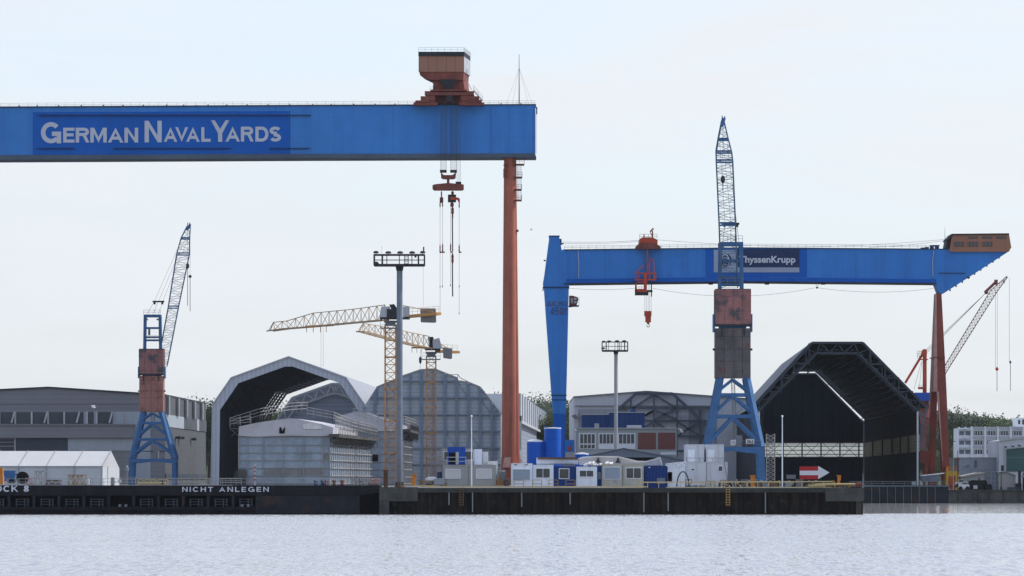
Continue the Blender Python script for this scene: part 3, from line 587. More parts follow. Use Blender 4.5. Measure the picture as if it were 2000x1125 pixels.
# trolley and hook
b = MB(); g.poly(b, [(1249, 467), (1255, 464), (1274, 464), (1284, 469), (1284, 478), (1275, 474.5), (1253, 474.5), (1248, 478)], -1.4, 8); tr = b.build('trolley', 'cranered', tk)
b = MB(); g.poly(b, [(1249, 476), (1262, 474.5), (1275, 474.5), (1290, 482), (1290, 487), (1242, 487), (1242, 481)], -1.8, 8.5); b.build('trolley_frame', 'oxide2', tr)
b = MB(); b.rail(g(1249, 467, -1.3), g(1283, 467, -1.3), .9, .8, .06); g.box(b, 1257, 458, 1259, 465, 0, 1); b.bar(g(1275, 467, 2), g(1275, 450, 2), .25); b.bar(g(1271, 451, 2), g(1277, 445, 2), .3); b.bar(g(1274, 460, 2), g(1270, 450, 2), .15); b.build('trolley_davit', 'oxide2', tr)
b = MB()
for x0, y0, x1, y1, r_ in ((1264, 487, 1264, 535, .2), (1241, 534, 1257, 518, .22), (1268, 510, 1268, 548, .25), (1276, 510, 1277, 548, .25), (1268, 510, 1272, 505, .2), (1272, 505, 1276, 510, .2), (1241, 547, 1280, 547, .3), (1241, 535, 1280, 535, .3), (1241, 535, 1241, 548, .25), (1280, 535, 1280, 548, .25), (1244, 546, 1250, 536, .15)): b.bar(g(x0, y0, -1.6), g(x1, y1, -1.6), r_)
g.box(b, 1257, 533, 1263, 573, -1.9, -.9); g.box(b, 1240, 551, 1243, 572, -2, 0); g.box(b, 1240, 551, 1264, 553, -2, 0); b.rail(g(1243, 571, -2), g(1257, 571, -2), 1, .5, .07)
g.box(b, 1240, 565, 1258, 571, -2, 0); b.build('hanging_frame', 'cranered', tr)
b = MB(); g.box(b, 1240, 571, 1266, 577, -2.2, .2); g.box(b, 1263, 567, 1274, 571, -1.8, -.4); g.box(b, 1271, 552, 1273, 580, -1.5, -.9); b.build('lower_platform', 'dark', tr)
b = MB(); g.box(b, 1258, 608, 1272, 618, -2, -.6); g.box(b, 1260, 618, 1271, 630, -1.8, -.8); g.box(b, 1263, 630, 1268, 633, -1.6, -1); hk = b.build('hook_block', 'cranered', tk)
b = MB()
for x in (1259, 1262, 1265.5, 1268, 1271.5): b.tube(g(x, 488, -1.3), g(x, 609, -1.3), .035, n=4)
b.build('hoist_rope', 'cable', hk)
b = MB()
for i in range(9): a0 = math.pi * (.6 - i * .19); a1 = math.pi * (.6 - (i + 1) * .19); b.bar(g(1265.5 + 2.6 * math.cos(a0), 636.5 - 3 * math.sin(a0), -1.3), g(1265.5 + 2.6 * math.cos(a1), 636.5 - 3 * math.sin(a1), -1.3), .12)
b.build('hook', 'dark', hk)
def sag(b, g, x0, y0, x1, y1, s_, r=.035, d=3, n=10):
    pts = [g(x0 + (x1 - x0) * i / n, y0 + (y1 - y0) * i / n + s_ * 4 * (i / n) * (1 - i / n), d) for i in range(n + 1)]
    b.path(pts, r, 4)
b = MB(); sag(b, g, 1098, 471, 1249, 468, 2); sag(b, g, 1098, 473.5, 1249, 470, 2.5); sag(b, g, 1284, 467, 1560, 481, 2); sag(b, g, 1560, 481, 1850, 466, 3); sag(b, g, 1700, 482, 1850, 468, 2)
sag(b, g, 1112, 562, 1240, 562, 2.5); sag(b, g, 1276, 562, 1593, 561, 16); sag(b, g, 1599, 561, 1826, 562, 8); b.build('trailing_cable', 'cable', tk)
b = MB(); b.bar(g(1594, 552, 1), g(1595, 560, 1), .07); b.bar(g(1599, 552, 1), g(1598, 560, 1), .07); g.box(b, 1594.5, 560, 1598.5, 563, .8, 1.3); b.build('cable_hanger', 'dark', tk)

# ============================================================ luffing cranes
def luffing(g, label, cx, lw, U, Lw, legs, beams, afr, secs, sheave, hooks, mats, grp='blue luffing dock cranes'):
    k = g.k; D = 6.0
    t = thing('luffing_crane', label, 'dock crane', g(cx, 947, 3).xyz, grp)
    w2 = lw / 2
    b = MB(); g.box(b, cx - w2, U[0], cx + w2, U[1], 0, D); up = b.build('machine_house', mats[0], t)
    b = MB(); g.box(b, cx - w2 * .98, U[0] - 1, cx + w2 * .98, U[0], -.05, D + .05); b.box(g(cx - w2, 0).x, g(cx + w2, 0).x, g.Y - .07, g.Y - .01, g(0, U[1]).z, g(0, U[1]).z + .25); b.build('house_trim', 'dark', up)
    b = MB(); g.box(b, cx - w2 + .7, Lw[0], cx + w2 - .7, Lw[1], .3, D - .3); lo = b.build('counterweight', mats[1], t)
    b = MB(); g.box(b, cx - w2 * .75, U[1], cx + w2 * .75, Lw[0], 1, D - 1)
    for s_ in (-1, 1): b.box(g(cx + s_ * w2 * 1.0, 0).x - (.02 if s_ > 0 else .28), g(cx + s_ * w2, 0).x + (.28 if s_ > 0 else .02), g.Y + 1, g.Y + D - 1, g(0, Lw[0] + lw * .09).z, g(0, U[1] - lw * .33).z)
    b.build('slewing_bracket', 'lblue', t)
    b = MB()
    yb = Lw[0] + (Lw[1] - Lw[0]) * .42
    for s_ in (-1, 1):
        b.box(g(cx + s_ * (w2 + lw * .02), 0).x - .2, g(cx + s_ * (w2 + lw * .02), 0).x + .2, g.Y + 2, g.Y + 3, g(0, yb + lw * .03).z, g(0, yb - lw * .03).z)
        for i in range(4): xx = cx + s_ * w2 * (.3 + .18 * i); b.box(g(xx, 0).x, g(xx, 0).x + .16, g.Y + .2, g.Y + .35, g(0, yb).z - .1, g(0, yb).z + .12)
        xx = cx + s_ * w2 * .62; b.box(g(xx, 0).x - .12, g(xx, 0).x + .12, g.Y + .18, g.Y + .4, g(0, Lw[0] + lw * .22).z, g(0, Lw[0] + 1).z)
    build_each(b, 'lifting_lug', 'dark', lo)
    (xt0, xt1, yt), (xm0, xm1, ym), (xb0, xb1, yb2) = legs
    lwid = lw * .15 * k
    for d0, d1 in ((.8, -1.2), (D - .8, D + 2.2)):
        for a, c, e in ((xt0, xm0, xb0), (xt1, xm1, xb1)):
            b = MB(); b.bar(g(a, yt, d0), g(c, ym, d1), lwid, lwid); b.bar(g(c, ym, d1), g(e, yb2, d1), lwid * .9, lwid * 1.1); b.build('leg', 'lblue', t)
    b = MB()
    def lerp(a, b_, f): return a + (b_ - a) * f
    for dd, (d0, d1) in enumerate(((.8, -1.2), (D - .8, D + 2.2))):
        prev = (cx, yt + 3, d0)
        for yb3 in beams:
            f = (yb3 - yt) / (ym - yt); xa = lerp(xt0, xm0, f); xc = lerp(xt1, xm1, f); d_ = lerp(d0, d1, f)
            b.bar(g(xa, yb3, d_), g(xc, yb3, d_), .4, .55)
            f2 = (yb3 - 6 - yt) / (ym - yt); xa2 = lerp(xt0, xm0, f2); xc2 = lerp(xt1, xm1, f2)
            b.bar(g(*prev), g(xa2, yb3 - 6, d_), .35, .4); b.bar(g(*prev), g(xc2, yb3 - 6, d_), .35, .4); prev = (cx, yb3 + 2, d_)
        b.bar(g(*prev), g(xm0 + 3, ym - 9, d1), .4, .5); b.bar(g(*prev), g(xm1 - 3, ym - 9, d1), .4, .5)
        g.poly(b, [(xm0 - 2, ym), (xm1 + 2, ym), (xm1 + 2, ym + lw * .2), (lerp(xm0, xm1, .85), ym + lw * .17), (cx, ym + lw * .1), (lerp(xm0, xm1, .15), ym + lw * .17), (xm0 - 2, ym + lw * .2)], d1 - .4, d1 + .4)
    for xx in (xm0, xm1):
        b.bar(g(xx, ym + 5, -1.2), g(xx, ym + 5, D + 2.2), .5, .7)
    b.build('portal_brace', 'lblue', t)
    b = MB(); b.lattice([g(cx - 2, yt, 3), g(cx + 4, yt, 3), g(cx + 4, yt, 4), g(cx - 2, yt, 4)], [g(cx + 4, ym, 3), g(cx + 10, ym, 3), g(cx + 10, ym, 4), g(cx + 4, ym, 4)], 14, .07, .05)
    b.rail(g(xm0, ym, -1.6), g(xm1, ym, -1.6), 1.0, 1.2, .06); g.box(b, cx + 6, ym - lw * .33, cx + lw * .17 + 6, ym, 0, 2.5)
    b.build('ladder', 'grey', t)
    x0, x1, y0, y1, cb = afr
    b = MB(); pw = lw * .085 * k
    for d_ in (1.0, 4.5):
        b.bar(g(x0 + 2, y0, d_), g(x0 + 1, y1, d_), pw); b.bar(g(x1 - 2, y0, d_), g(x1 - 1, y1, d_), pw); g.box(b, x0, y0, x1, y0 + lw * .1, d_ - .3, d_ + .3)
        for c_ in cb: b.bar(g(x0 + 2, c_, d_), g(x1 - 2, c_, d_), .3, .35)
    for x in (x0 + 2, x1 - 2):
        for c_ in [y0 + 3] + list(cb): b.bar(g(x, c_, 1), g(x, c_, 4.5), .25)
    af = b.build('a_frame', 'lblue', t)
    b = MB(); b.rail(g(x0, y0, .6), g(x1, y0, .6), 1.0, 1.1, .06); b.rail(g(x0, cb[-1] if len(cb) else y0, .4), g(x1, cb[-1], .4), 1.0, 1.1, .05); g.box(b, x0 + 4, y0 + 8, x0 + 8, y0 + 11, 1, 2); g.box(b, x1 - 8, y0 + 8, x1 - 4, y0 + 11, 1, 2)
    g.box(b, x0 + 8, cb[0] + 2, x0 + 12, cb[0] + 14, 2, 3); b.build('a_frame_platform', 'grey', af)
    # jib: sections (xl, xr, y, Yoffset)
    b = MB(); S = []
    for xl, xr, y, dd, th in secs:
        Yj = g.Y + 3 + dd; S.append([P(xl, y, Yj), P(xr, y, Yj), P(xr, y, Yj) + Vector((0, th, th * .25)), P(xl, y, Yj) + Vector((0, th, th * .25))])
    for i, (a, c) in enumerate(zip(S, S[1:])):
        n = max(2, int((a[0] - c[0]).length / 1.1)); b.lattice(a, c, n, .17, .06, True)
    jb = b.build('jib', 'jibblue', t)
    b = MB()
    for s_ in S[1:-1]: b.bar(s_[0], s_[1], .28); b.bar(s_[3], s_[2], .28)
    build_each(b, 'jib_collar', 'lblue', jb); b = MB()
    tip = (S[-1][0] + S[-1][1]) / 2
    b.bar(S[-1][0] - Vector((0, 0, .8)), S[-1][1] + Vector((0, 0, .6)), .7, .5); b.bar(S[-1][0], tip + Vector((-.1, 0, 1.0)), .16); b.bar(S[-1][1], tip + Vector((.3, 0, .9)), .2)
    b.build('jib_head', 'lblue', jb)
    sx0, sx1, sy = sheave
    b = MB(); b.bar(P(sx0, sy, g.Y + 2), P(sx1, sy, g.Y + 2), .45, .35); b.bar(P(sx0 + 2, sy + 3, g.Y + 2), P(sx0 + 6, sy + 3, g.Y + 2), .5, .6); b.bar(P(sx1 - 6, sy + 3, g.Y + 2), P(sx1 - 2, sy + 3, g.Y + 2), .5, .6); b.build('equaliser_beam', 'dark', t)
    b = MB(); mid = S[-2]
    for f in (.15, .5, .85):
        p = P(lerp(sx0, sx1, f), sy, g.Y + 2); b.tube(p, mid[3].lerp(mid[2], f), .03, n=3); b.tube(p, g(lerp(x0, x1, f), y0, 2), .035, n=3)
    for hx, hy0, hy1, hy2 in hooks: b.tube(P(hx, secs[-1][2] + 6, g.Y + 3 + secs[-1][3]), P(hx, hy2, g.Y + 3 + secs[-1][3]), .035, n=4)
    b.build('rope', 'cable', t)
    for hx, hy0, hy1, hy2 in hooks:
        b = MB(); c = P(hx, (hy0 + hy1) / 2, g.Y + 3 + secs[-1][3]); h_ = (hy1 - hy0) * k / 2
        b.lathe(c, [(.08, -h_), (.3, -h_ * .6), (.38, 0), (.3, h_ * .7), (.1, h_)], 10); b.tube(P(hx, hy1, g.Y + 3 + secs[-1][3]), P(hx, hy2, g.Y + 3 + secs[-1][3]), .07, n=5); b.build('hook_block', 'dark', t)
    return t
g = G(850)
c262 = luffing(g, 'blue portal crane numbered 262 with its tall jib raised in front of the sign board', 1432, 70, (565, 636), (641, 738), ((1407, 1459, 738), (1383, 1486, 873), (1385, 1489, 947)), (771, 813), (1406, 1451, 472, 565, (508, 541, 555)),
        [(1409, 1441, 562, -1, 2), (1405, 1437, 440, -9, 2), (1399.5, 1431.5, 317, -17, 2), (1399, 1429.5, 299, -18, 1.8), (1403, 1423, 274, -20, 1.5), (1409.5, 1414.5, 238, -22, .8)], (1411, 1444, 437), ((1412, 343, 358, 372),), ('weathered', 'weathered2'))
b = MB(); g.box(b, 1456, 857.5, 1472, 867, -1.9, -1.8); pl = b.build('number_plate', 'signw', c262)
b = MB(); text2(b, '262', g, 1458, 858.7, 1470, 866, -1.91, .2, .12, .03); b.build('lettering', 'dark', pl)
b = MB(); g.poly(b, [(1426, 860), (1436, 859), (1436, 866), (1434, 869.5), (1428, 870), (1426, 869)], -1.9, -1.8); pl = b.build('emblem_plate', 'signw', c262)
b = MB()
for i in range(14):
    a0 = 2 * math.pi * i / 14; a1 = 2 * math.pi * (i + 1) / 14; b.bar(g(1431 + 3 * math.cos(a0), 864.5 - 3 * math.sin(a0), -1.93), g(1431 + 3 * math.cos(a1), 864.5 - 3 * math.sin(a1), -1.93), .06)
b.bar(g(1429, 864.5, -1.93), g(1433, 864.5, -1.93), .06); b.build('emblem_ring', 'grey', pl)
g = G(1150)
luffing(g, 'blue portal crane with faded red counterweight and jib leaning right, above the black dock gate', 295, 48, (682, 732), (734, 804), ((279, 314, 804), (257, 340, 896), (256, 340, 947)), (826, 858), (280, 313, 614, 682, (640, 658, 664)),
        [(307, 326, 716, -1, 2.2), (328, 348, 602, -4, 2.2), (344.5, 369.5, 498, -8, 2.2), (353, 370, 467, -9, 1.6), (365, 371.5, 443, -10, .9)], (298, 321, 589), ((366.5, 514, 525, 597), (371.3, 537, 543, 608)), ('weathered', 'weathered3'))

# ============================================================ tower cranes
def tower(g, label, x0, x1, ytop, ybot, jib, cj, group='orange tower cranes'):
    k = g.k; w_ = (x1 - x0) * k
    t = thing('tower_crane', label, 'tower crane', g((x0 + x1) / 2, ybot, w_ / 2).xyz, group)
    b = MB(); n = 5; H = [ytop + (ybot - ytop) * i / n for i in range(n + 1)]
    A = lambda y: [g(x0, y, 0), g(x1, y, 0), g(x1, y, w_), g(x0, y, w_)]
    for a, c in zip(H, H[1:]): b.lattice(A(a), A(c), 4, .24, .11)
    ms = b.build('mast', 'tyellow', t)
    b = MB()
    for y in H[1:-1]: g.box(b, x0 - .5, y, x1 + .5, y + 2.4, -.12, w_ + .12)
    b.build('mast_collar', 'tyellow', ms)
    b = MB(); g.box(b, x0 - 9, ytop + 6, x1 + 9, ytop + 7.5, -1, w_ + 1); b.rail(g(x0 - 9, ytop + 6, -1), g(x1 + 9, ytop + 6, -1), 1.2, 1.0, .06); g.box(b, x0 + 1, ytop - 6, x1 - 1, ytop + 2, -.1, w_ + .1)
    b.tube(g((x0 + x1) / 2, ytop - 8, w_ / 2), g((x0 + x1) / 2, ytop - 4, w_ / 2), w_ * .62, n=16); b.build('slewing_platform', 'grey', t)
    # jib sections: (x, ytop, ybot, Y)
    b = MB(); S = []
    for x, yt, yb, Y in jib:
        p = P(x, yb, Y); q = P(x, yt, Y); d = (P(jib[-1][0], 0, jib[-1][3]) - P(jib[0][0], 0, jib[0][3])); d.z = 0; d.normalize(); nrm = Vector((-d.y, d.x, 0)) * .7
        S.append([p - nrm, p + nrm, q])
    for a, c in zip(S, S[1:]):
        n = max(2, int((a[0] - c[0]).length / 2.3)); b.lattice(a, c, n, .14, .085, False)
    jb = b.build('jib', 'tdull', t)
    b = MB()
    for a, c in zip(S, S[1:]): b.bar(a[0], c[0], .24); b.bar(a[1], c[1], .24)
    b.build('jib_chord', 'tdull', jb)
    (cx0, cy0, cx1, cy1, cY) = cj
    b = MB(); b.bar(P(cx0, cy0, g.Y), P(cx1, cy1, cY), 1.6, .5); b.bar(P(cx0 - 8, cy0 - 22, g.Y), P(cx1 - 12, cy1 - 4, cY), .12); b.rail(P(cx0, cy0 - 3, g.Y - 1), P(cx1, cy1 - 3, cY - 1), 1.1, 1.3, .05)
    b.build('counter_jib', 'tyellow', t)
    return t, S
g = G(950)
t1, S1 = tower(g, 'orange tower crane with the longer jib pointing left, behind the near floodlight mast', 752, 773, 634, 946,
   [(528, 645, 646.5, 1014), (534, 629.5, 645.5, 1012), (560, 627, 642, 1005), (612, 611.5, 638, 992), (690, 604, 630.5, 970), (752, 595.5, 625, 952)], (795, 618.5, 857, 612.5, 946))
b = MB(); g.poly(b, [(745, 599), (762, 599), (762, 621), (742, 621), (743, 610)], -1.4, 0.2); g.box(b, 787, 599, 800, 619, -1.2, .5); b.build('cab', 'lgrey', t1)
b = MB(); g.box(b, 756, 604, 775, 622, -1.6, 1.5); g.box(b, 742, 620, 800, 623.5, -1.5, 2); g.poly(b, [(760, 595), (770, 594), (778, 606), (768, 612)], -.4, 1.6); b.build('machinery', 'dark', t1)
b = MB(); g.poly(b, [(821, 603), (851, 603), (852, 628), (849, 630), (822, 629)], -2.0, -1.2); g.poly(b, [(821, 603), (851, 603), (852, 628), (849, 630), (822, 629)], .2, 1.8); b.build('counterweight', 'greyblock', t1)
b = MB(); c = P(621, 637, 988)
b.bar(c + Vector((-2.4, 0, -.1)), c + Vector((3, 0, .2)), 1.4, .35)
for dx in (-2.2, -.9, .5, 1.6): b.bar(c + Vector((dx, 0, 0)), c + Vector((dx, 0, -1.2)), .12)
b.build('jib_trolley', 'tyellow', t1)
b = MB()
for px in (627, 631.5): b.tube(P(px, 640, 988), P(px, 716, 988), .025, n=3)
b.bar(P(829.5, 500, 608), P(829.5, 505, 608), .02); b.build('rope', 'cable', t1)
g = G(1050)
t2, S2 = tower(g, 'orange tower crane with the shorter downward jib, in front of the ribbed arched shed', 833, 851, 695, 946,
   [(703, 646, 647.5, 990), (709, 631.5, 648, 992), (750, 638, 659, 1010), (795, 648, 671, 1030), (838, 657, 681, 1049)], (855, 686, 893, 688, 1054))
b = MB(); g.poly(b, [(845, 664), (858, 660), (864, 681), (846, 681)], -1.4, .4); b.build('cab', 'lgrey', t2)
b = MB(); g.box(b, 830, 679, 860, 684, -1.3, 1.6); g.poly(b, [(836, 658), (846, 658), (852, 680), (838, 680)], -.6, 1.4); b.build('machinery', 'dark', t2)
b = MB(); g.poly(b, [(865, 679), (883, 681), (883, 700), (879, 701), (866, 699)], -1.8, -1.0); g.poly(b, [(865, 679), (883, 681), (883, 700), (879, 701), (866, 699)], .2, 1.6); b.build('counterweight', 'greyblock', t2)
b = MB(); c = P(818, 679, 1040); b.bar(c + Vector((-1.5, 0, 0)), c + Vector((1.8, 0, 0)), 1.2, .3)
for dx in (-1.4, -.4, .5, 1.5): b.bar(c + Vector((dx, 0, 0)), c + Vector((dx, 0, -1)), .1)
b.build('jib_trolley', 'tyellow', t2)
b = MB(); b.tube(P(821, 682, 1040), P(821, 724, 1040), .03, n=3); b.lathe(P(821, 703, 1040), [(.05, -.8), (.25, -.5), (.3, .3), (.1, .7)], 8); b.build('hook_block', 'dark', t2)

# ============================================================ floodlight masts
def mast(g, label, px, hw, ytop, ybot, x0, x1, yr, yp, lamps, mat, sect):
    k = g.k
    t = thing('floodlight_mast', label, 'floodlight mast', g(px, ybot, 0).xyz)
    b = MB(); b.tube(g(px, ybot, 0), g(px, ytop, 0), hw * k, hw * k * .92, sect); po = b.build('pole', mat, t)
    b = MB(); b.tube(g(px, yp + hw * 1.4, 0), g(px, yp - 1, 0), hw * k, hw * k * 1.35, sect); b.build('pole_head', 'dark', t)
    b = MB(); D = (x1 - x0) * k * .22
    for d_ in (-D, D):
        b.bar(g(x0, yp - 2, d_), g(x1, yp - 2, d_), .26, .22); b.bar(g(x0, yr, d_), g(x1, yr, d_), .12)
        b.bar(g(x0, (yr + yp) / 2 - 1, d_), g(x1, (yr + yp) / 2 - 1, d_), .05)
        for f in (0, .16, .88, 1): b.bar(g(x0 + (x1 - x0) * f, yp - 2, d_), g(x0 + (x1 - x0) * f, yr, d_), .14)
        for f in (.25, .5, .75): b.bar(g(x0 + (x1 - x0) * f, yp - 2, d_), g(x0 + (x1 - x0) * f, yr, d_), .05)
    for x in (x0, x1):
        for y in (yr, yp - 2): b.bar(g(x, y, -D), g(x, y, D), .12)
    g.box(b, x0, yp - 1, x1, yp, -D, D)
    b.build('platform', 'dark', t)
    b = MB(); xl = x0 + (x1 - x0) * .61
    for x in (xl, xl + (x1 - x0) * .07): b.bar(g(x, yp, -D * .8), g(x, yr, -D * .8), .1)
    for i in range(5): y = yp + (yr - yp) * i / 5; b.bar(g(xl, y, -D * .8), g(xl + (x1 - x0) * .07, y, -D * .8), .06)
    b.build('ladder', 'dark', t)
    for lx, ly, s_ in lamps:
        b = MB(); c = g(lx, ly, -D); b.lathe(c, [(.12 * s_, .12), (.28 * s_, .05), (.33 * s_, -.08), (.3 * s_, -.16)], 12); b.bar(c, c + Vector((0, 0, -.35)), .08); b.build('floodlight', 'dark', t)
    return t
g = G(607)
mt = mast(g, 'tall blue-grey floodlight mast at the left corner of the pier', 780.5, 6.6, 521, 951, 731, 829, 498, 520, ((735, 493, 1), (759, 493.5, 1.1), (782, 493.5, 1.1), (805.5, 493.5, 1.1), (826, 493, 1), (735, 514, 1)), 'mast', 8)
b = MB(); b.bar(g(827.5, 482, 0), g(827.5, 492, 0), .16); b.tube(g(745.5, 480, 0), g(745.5, 498, 0), .015, n=3); g.box(b, 810, 498, 814, 504, -1.4, -1.1); b.tube(g(826.5, 521, 0), g(827, 597, 0), .012, n=3); b.build('aerial', 'dark', mt)
b = MB(); b.tube(g(780.5, 951.5, 0), g(780.5, 947, 0), 10 * g.k, 9 * g.k, 16)
for i in range(8): a = math.pi * i / 4; b.bar(g(780.5, 947, 0) + Vector((math.cos(a) * .45, math.sin(a) * .45, 0)), g(780.5, 941, 0) + Vector((math.cos(a) * .4, math.sin(a) * .4, 0)), .1)
b.build('base_flange', 'rust', mt)
g = G(900)
mast(g, 'grey floodlight mast behind the pale office with brown-red wall panels', 1203, 3.9, 687, 948, 1176, 1226, 668, 687, ((1179, 667, 1.1), (1189.5, 666.5, 1.2), (1205, 666, 1.2), (1219, 666, 1.2), (1178, 680, 1.1)), 'mast2', 12)

# ============================================================ left grey hangar
Y0 = 1300; g = G(Y0); k = g.k
hg = thing('hangar', 'wide dark grey hangar at left with a long band of dark windows under the roof', 'hangar', g(100, 948, 0).xyz)
FR = [(-260, 774), (95, 757), (322, 771.5)]
cor = g(322, 771.5); far = P(402, 788, 1440)
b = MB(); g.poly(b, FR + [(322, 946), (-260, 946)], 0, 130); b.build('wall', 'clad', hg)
b = MB(); cb0 = g(322.2, 946); fb = P(402, 944.5, 1440); b.loft([cor + Vector((.1, .5, 0)), far, P(402, 944.5, 1440), cb0], [cor + Vector((-8, 4, 0)), far + Vector((-8, 0, 0)), fb + Vector((-8, 0, 0)), cb0 + Vector((-8, 4, 0))]); sw = b.build('side_wall', 'clad_shaded', hg)
b = MB(); 
for a, c in zip(FR, FR[1:]): b.bar(g(a[0], a[1] - .6, -.3), g(c[0], c[1] - .6, -.3), .5, .35)
b.bar(cor, far, .4, .4); b.build('roof_edge', 'dark', hg)
b = MB(); g.box(b, -260, 789, 322, 789.8, -.15, 0); g.box(b, -260, 828.5, 264, 831, -1.6, 0); g.box(b, -260, 831, 261, 855, -1.2, 0); b.build('cornice', 'clad', hg)
for x0, x1 in ((-92, -66), (-60, -35), (-28, -4), (1, 28), (32, 60), (64, 92), (96, 124), (127.5, 163), (172, 183), (191, 219)):
    b = MB(); g.box(b, x0, 805, x1, 827.5, -.12, 0); wn = b.build('window', 'glassg', hg)
    b = MB(); g.box(b, x0 - 3.5, 804, x0 - .3, 828, -.5, -.05); b.build('window_post', 'lgrey', wn)
b = MB()
for x in (-34, 29, 93, 156, 220): b.bar(g(x - 6, 826, -.9), g(x, 804, -.9), .4)
build_each(b, 'raking_strut', 'lgrey', hg)
b = MB(); g.box(b, 163.5, 804, 171, 828, -.1, 0); g.box(b, 183.5, 804, 190.5, 828, -.1, 0); g.box(b, 221, 804, 241, 828, -.1, 0); g.box(b, 244, 804, 322, 828.2, -.1, 0); g.box(b, 133, 856, 261, 880, -.2, 0); g.box(b, 264, 828.3, 294, 935, -.1, 0); build_each(b, 'pale_panel', 'panelw', hg)
b = MB(); g.box(b, 31, 856, 132.6, 902, -.2, 0); g.box(b, -100, 858, 28, 902, -.15, 0); b.build('door', 'door', hg)
b = MB(); g.box(b, 28, 856, 31, 902, -.5, 0); g.box(b, -100, 863, 28, 864, -.25, -.15); g.box(b, -100, 871, 28, 872, -.25, -.15); g.box(b, 240.8, 804, 244, 828, -.2, 0); g.box(b, 261, 830, 263, 858, -.5, 0); b.build('door_rail', 'mast2', hg)
b = MB(); g.box(b, 260, 880.5, 322, 882, -.15, 0)
A = lambda f, y0, y1: (P(322 + 94 * f, y0, 1300 + 140 * f), P(322 + 94 * f, y1, 1300 + 140 * f))
b.build('band_seam', 'dark', hg)
def sidequad(name, mat, f0, f1, ya, yb, par, off=.25):
    # a panel on the receding side wall; ya, yb: heights above the eye in pixels at the near corner
    def pt(f, y): X = (322 - 1000) * k + (far.x - (322 - 1000) * k) * f; return Vector((X + off, 1300.5 + 139 * f, CH + (HY - y) * k))
    b = MB(); a = [pt(f0, yb), pt(f1, yb), pt(f1, ya), pt(f0, ya)]; b.loft(a, [p + Vector((-off * .8, 0, 0)) for p in a]); return b.build(name, mat, par)
sidequad('window_band', 'panelw', 0, .42, 809, 833, hg); sidequad('window', 'glassg', .42, .75, 809, 833, hg); sidequad('window_band', 'panelw', .75, .8, 809, 833, hg); sidequad('window', 'glassg', .8, 1, 809, 833, hg); sidequad('plinth_band', 'door', 0, 1, 925, 935, hg)
for f in (.02, .24, .44, .64, .84): sidequad('buttress', 'grey', f, f + .03, 773, 809, hg, .8)
for f in (.22, .3, .6): sidequad('wall_lamp', 'dark', f, f + .025, 850, 855, hg, 1.5)

# ============================================================ tent
tA = P(200, 911, 800); tB = P(217, 881, 808); tC = P(233, 914, 816); tl = Vector((-26, -2, 0))
te = thing('marquee_tent', 'long white marquee tent with a pitched roof in front of the grey hangar', 'tent', (tA.x - 13, 806, GZ))
b = MB(); b.loft([tA, tB, tC], [tA + tl, tB + tl, tC + tl]); b.build('roof', 'tentw', te)
gd = lambda p: Vector((p.x, p.y, GZ))
b = MB(); u = Vector((0, .08, -.03)); b.loft([tA + u, tC - u, gd(tC), gd(tA) + Vector((0, .08, 0))], [tA + tl + u, tC + tl - u, gd(tC + tl), gd(tA + tl) + Vector((0, .08, 0))]); wl = b.build('wall', 'tentwall', te)
b = MB()
for i in range(7): o_ = tl * (i / 6) * .999 + Vector((-.02, -.06, .04)); b.bar(tA + o_, tB + o_, .12); b.bar(tA + o_, gd(tA + o_), .1)
b.bar(tC, gd(tC), .12); b.bar(tA + (tC - tA) * .3 + Vector((.05, 0, 0)), gd(tA + (tC - tA) * .3), .08); b.bar(tA, tA + tl, .14); b.build('frame', 'mast2', te)
b = MB(); q = tA.lerp(tC, .5); b.bar(q + Vector((.05, 0, -1.6)), Vector((q.x + .05, q.y, GZ)), 1.0, .1); b.build('door', 'grey', te)
b = MB(); p = tA + tl * .68; b.box(p.x - .45, p.x + .9, p.y - .15, p.y + .1, p.z - 1.1, p.z - .2); b.build('window', 'navy', te)

# ============================================================ open arched hall (left)
def hall(name, label, Yf, Yb, shift, outer, inner, mats):
    pass
Yf = 1150; g = G(Yf); k = g.k
hl = thing('arched_hall', 'open arched hall with a pale ribbed portal and dark interior', 'hall', g(560, 948, 0).xyz)
OUT = [(413, 948), (416, 790), (452, 738), (564, 697), (676, 738), (712, 790), (713, 948)]
INN = [(428, 948), (430, 801), (466, 748.5), (557, 716), (572, 716), (664, 748.5), (699, 801), (700, 948)]
of = [g(x, y) for x, y in OUT]; inn = [g(x, y) for x, y in INN]
ax = Vector((5.2, 157, 0))
b = MB()
OF = [g(x, y, -1.2) for x, y in [(413, 948), (416, 790), (452, 738), (564, 697), (564.1, 697), (676, 738), (712, 790), (713, 948)]]; IF = [g(x, y, -1.2) for x, y in INN]
b.shell(OF, IF); OF2 = [p + Vector((0, 1.2, 0)) for p in OF]; IF2 = [p + Vector((0, 1.2, 0)) for p in IF]; b.shell(IF, IF2); b.shell(OF2, OF)
pf = b.build('portal_frame', 'cladv', hl)
b = MB(); g.poly(b, [(412.5, 948), (414, 948), (417, 791), (415.5, 790)], -1.4, -1.2); 
for a, c in zip(OF, OF[1:]): b.bar(a + Vector((0, -.1, 0)), c + Vector((0, -.1, 0)), .3)
b.build('edge_trim', 'lgrey', pf)
b = MB(); b.shell(of, [p + ax * .66 for p in of]); b.build('roof', 'roofl', hl)
b = MB(); b.shell([p + ax * .66 for p in of[4:]], [p + ax for p in of[4:]]); b.build('roof', 'roofl', hl)
b = MB()
il = [g(x, y, .3) for x, y in INN]
cut = .66
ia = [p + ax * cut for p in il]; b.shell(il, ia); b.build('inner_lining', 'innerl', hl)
b = MB()     # purlins across the open slit near the far end
def lr(a, c, f): return a + (c - a) * f
for j in range(7):
    for i in range(9):
        f = (i + .5) / 9; p = il[j].lerp(il[j + 1], f)
        if j == 0: continue
        b.bar(p + ax * cut, p + ax * .88, .3, .22)
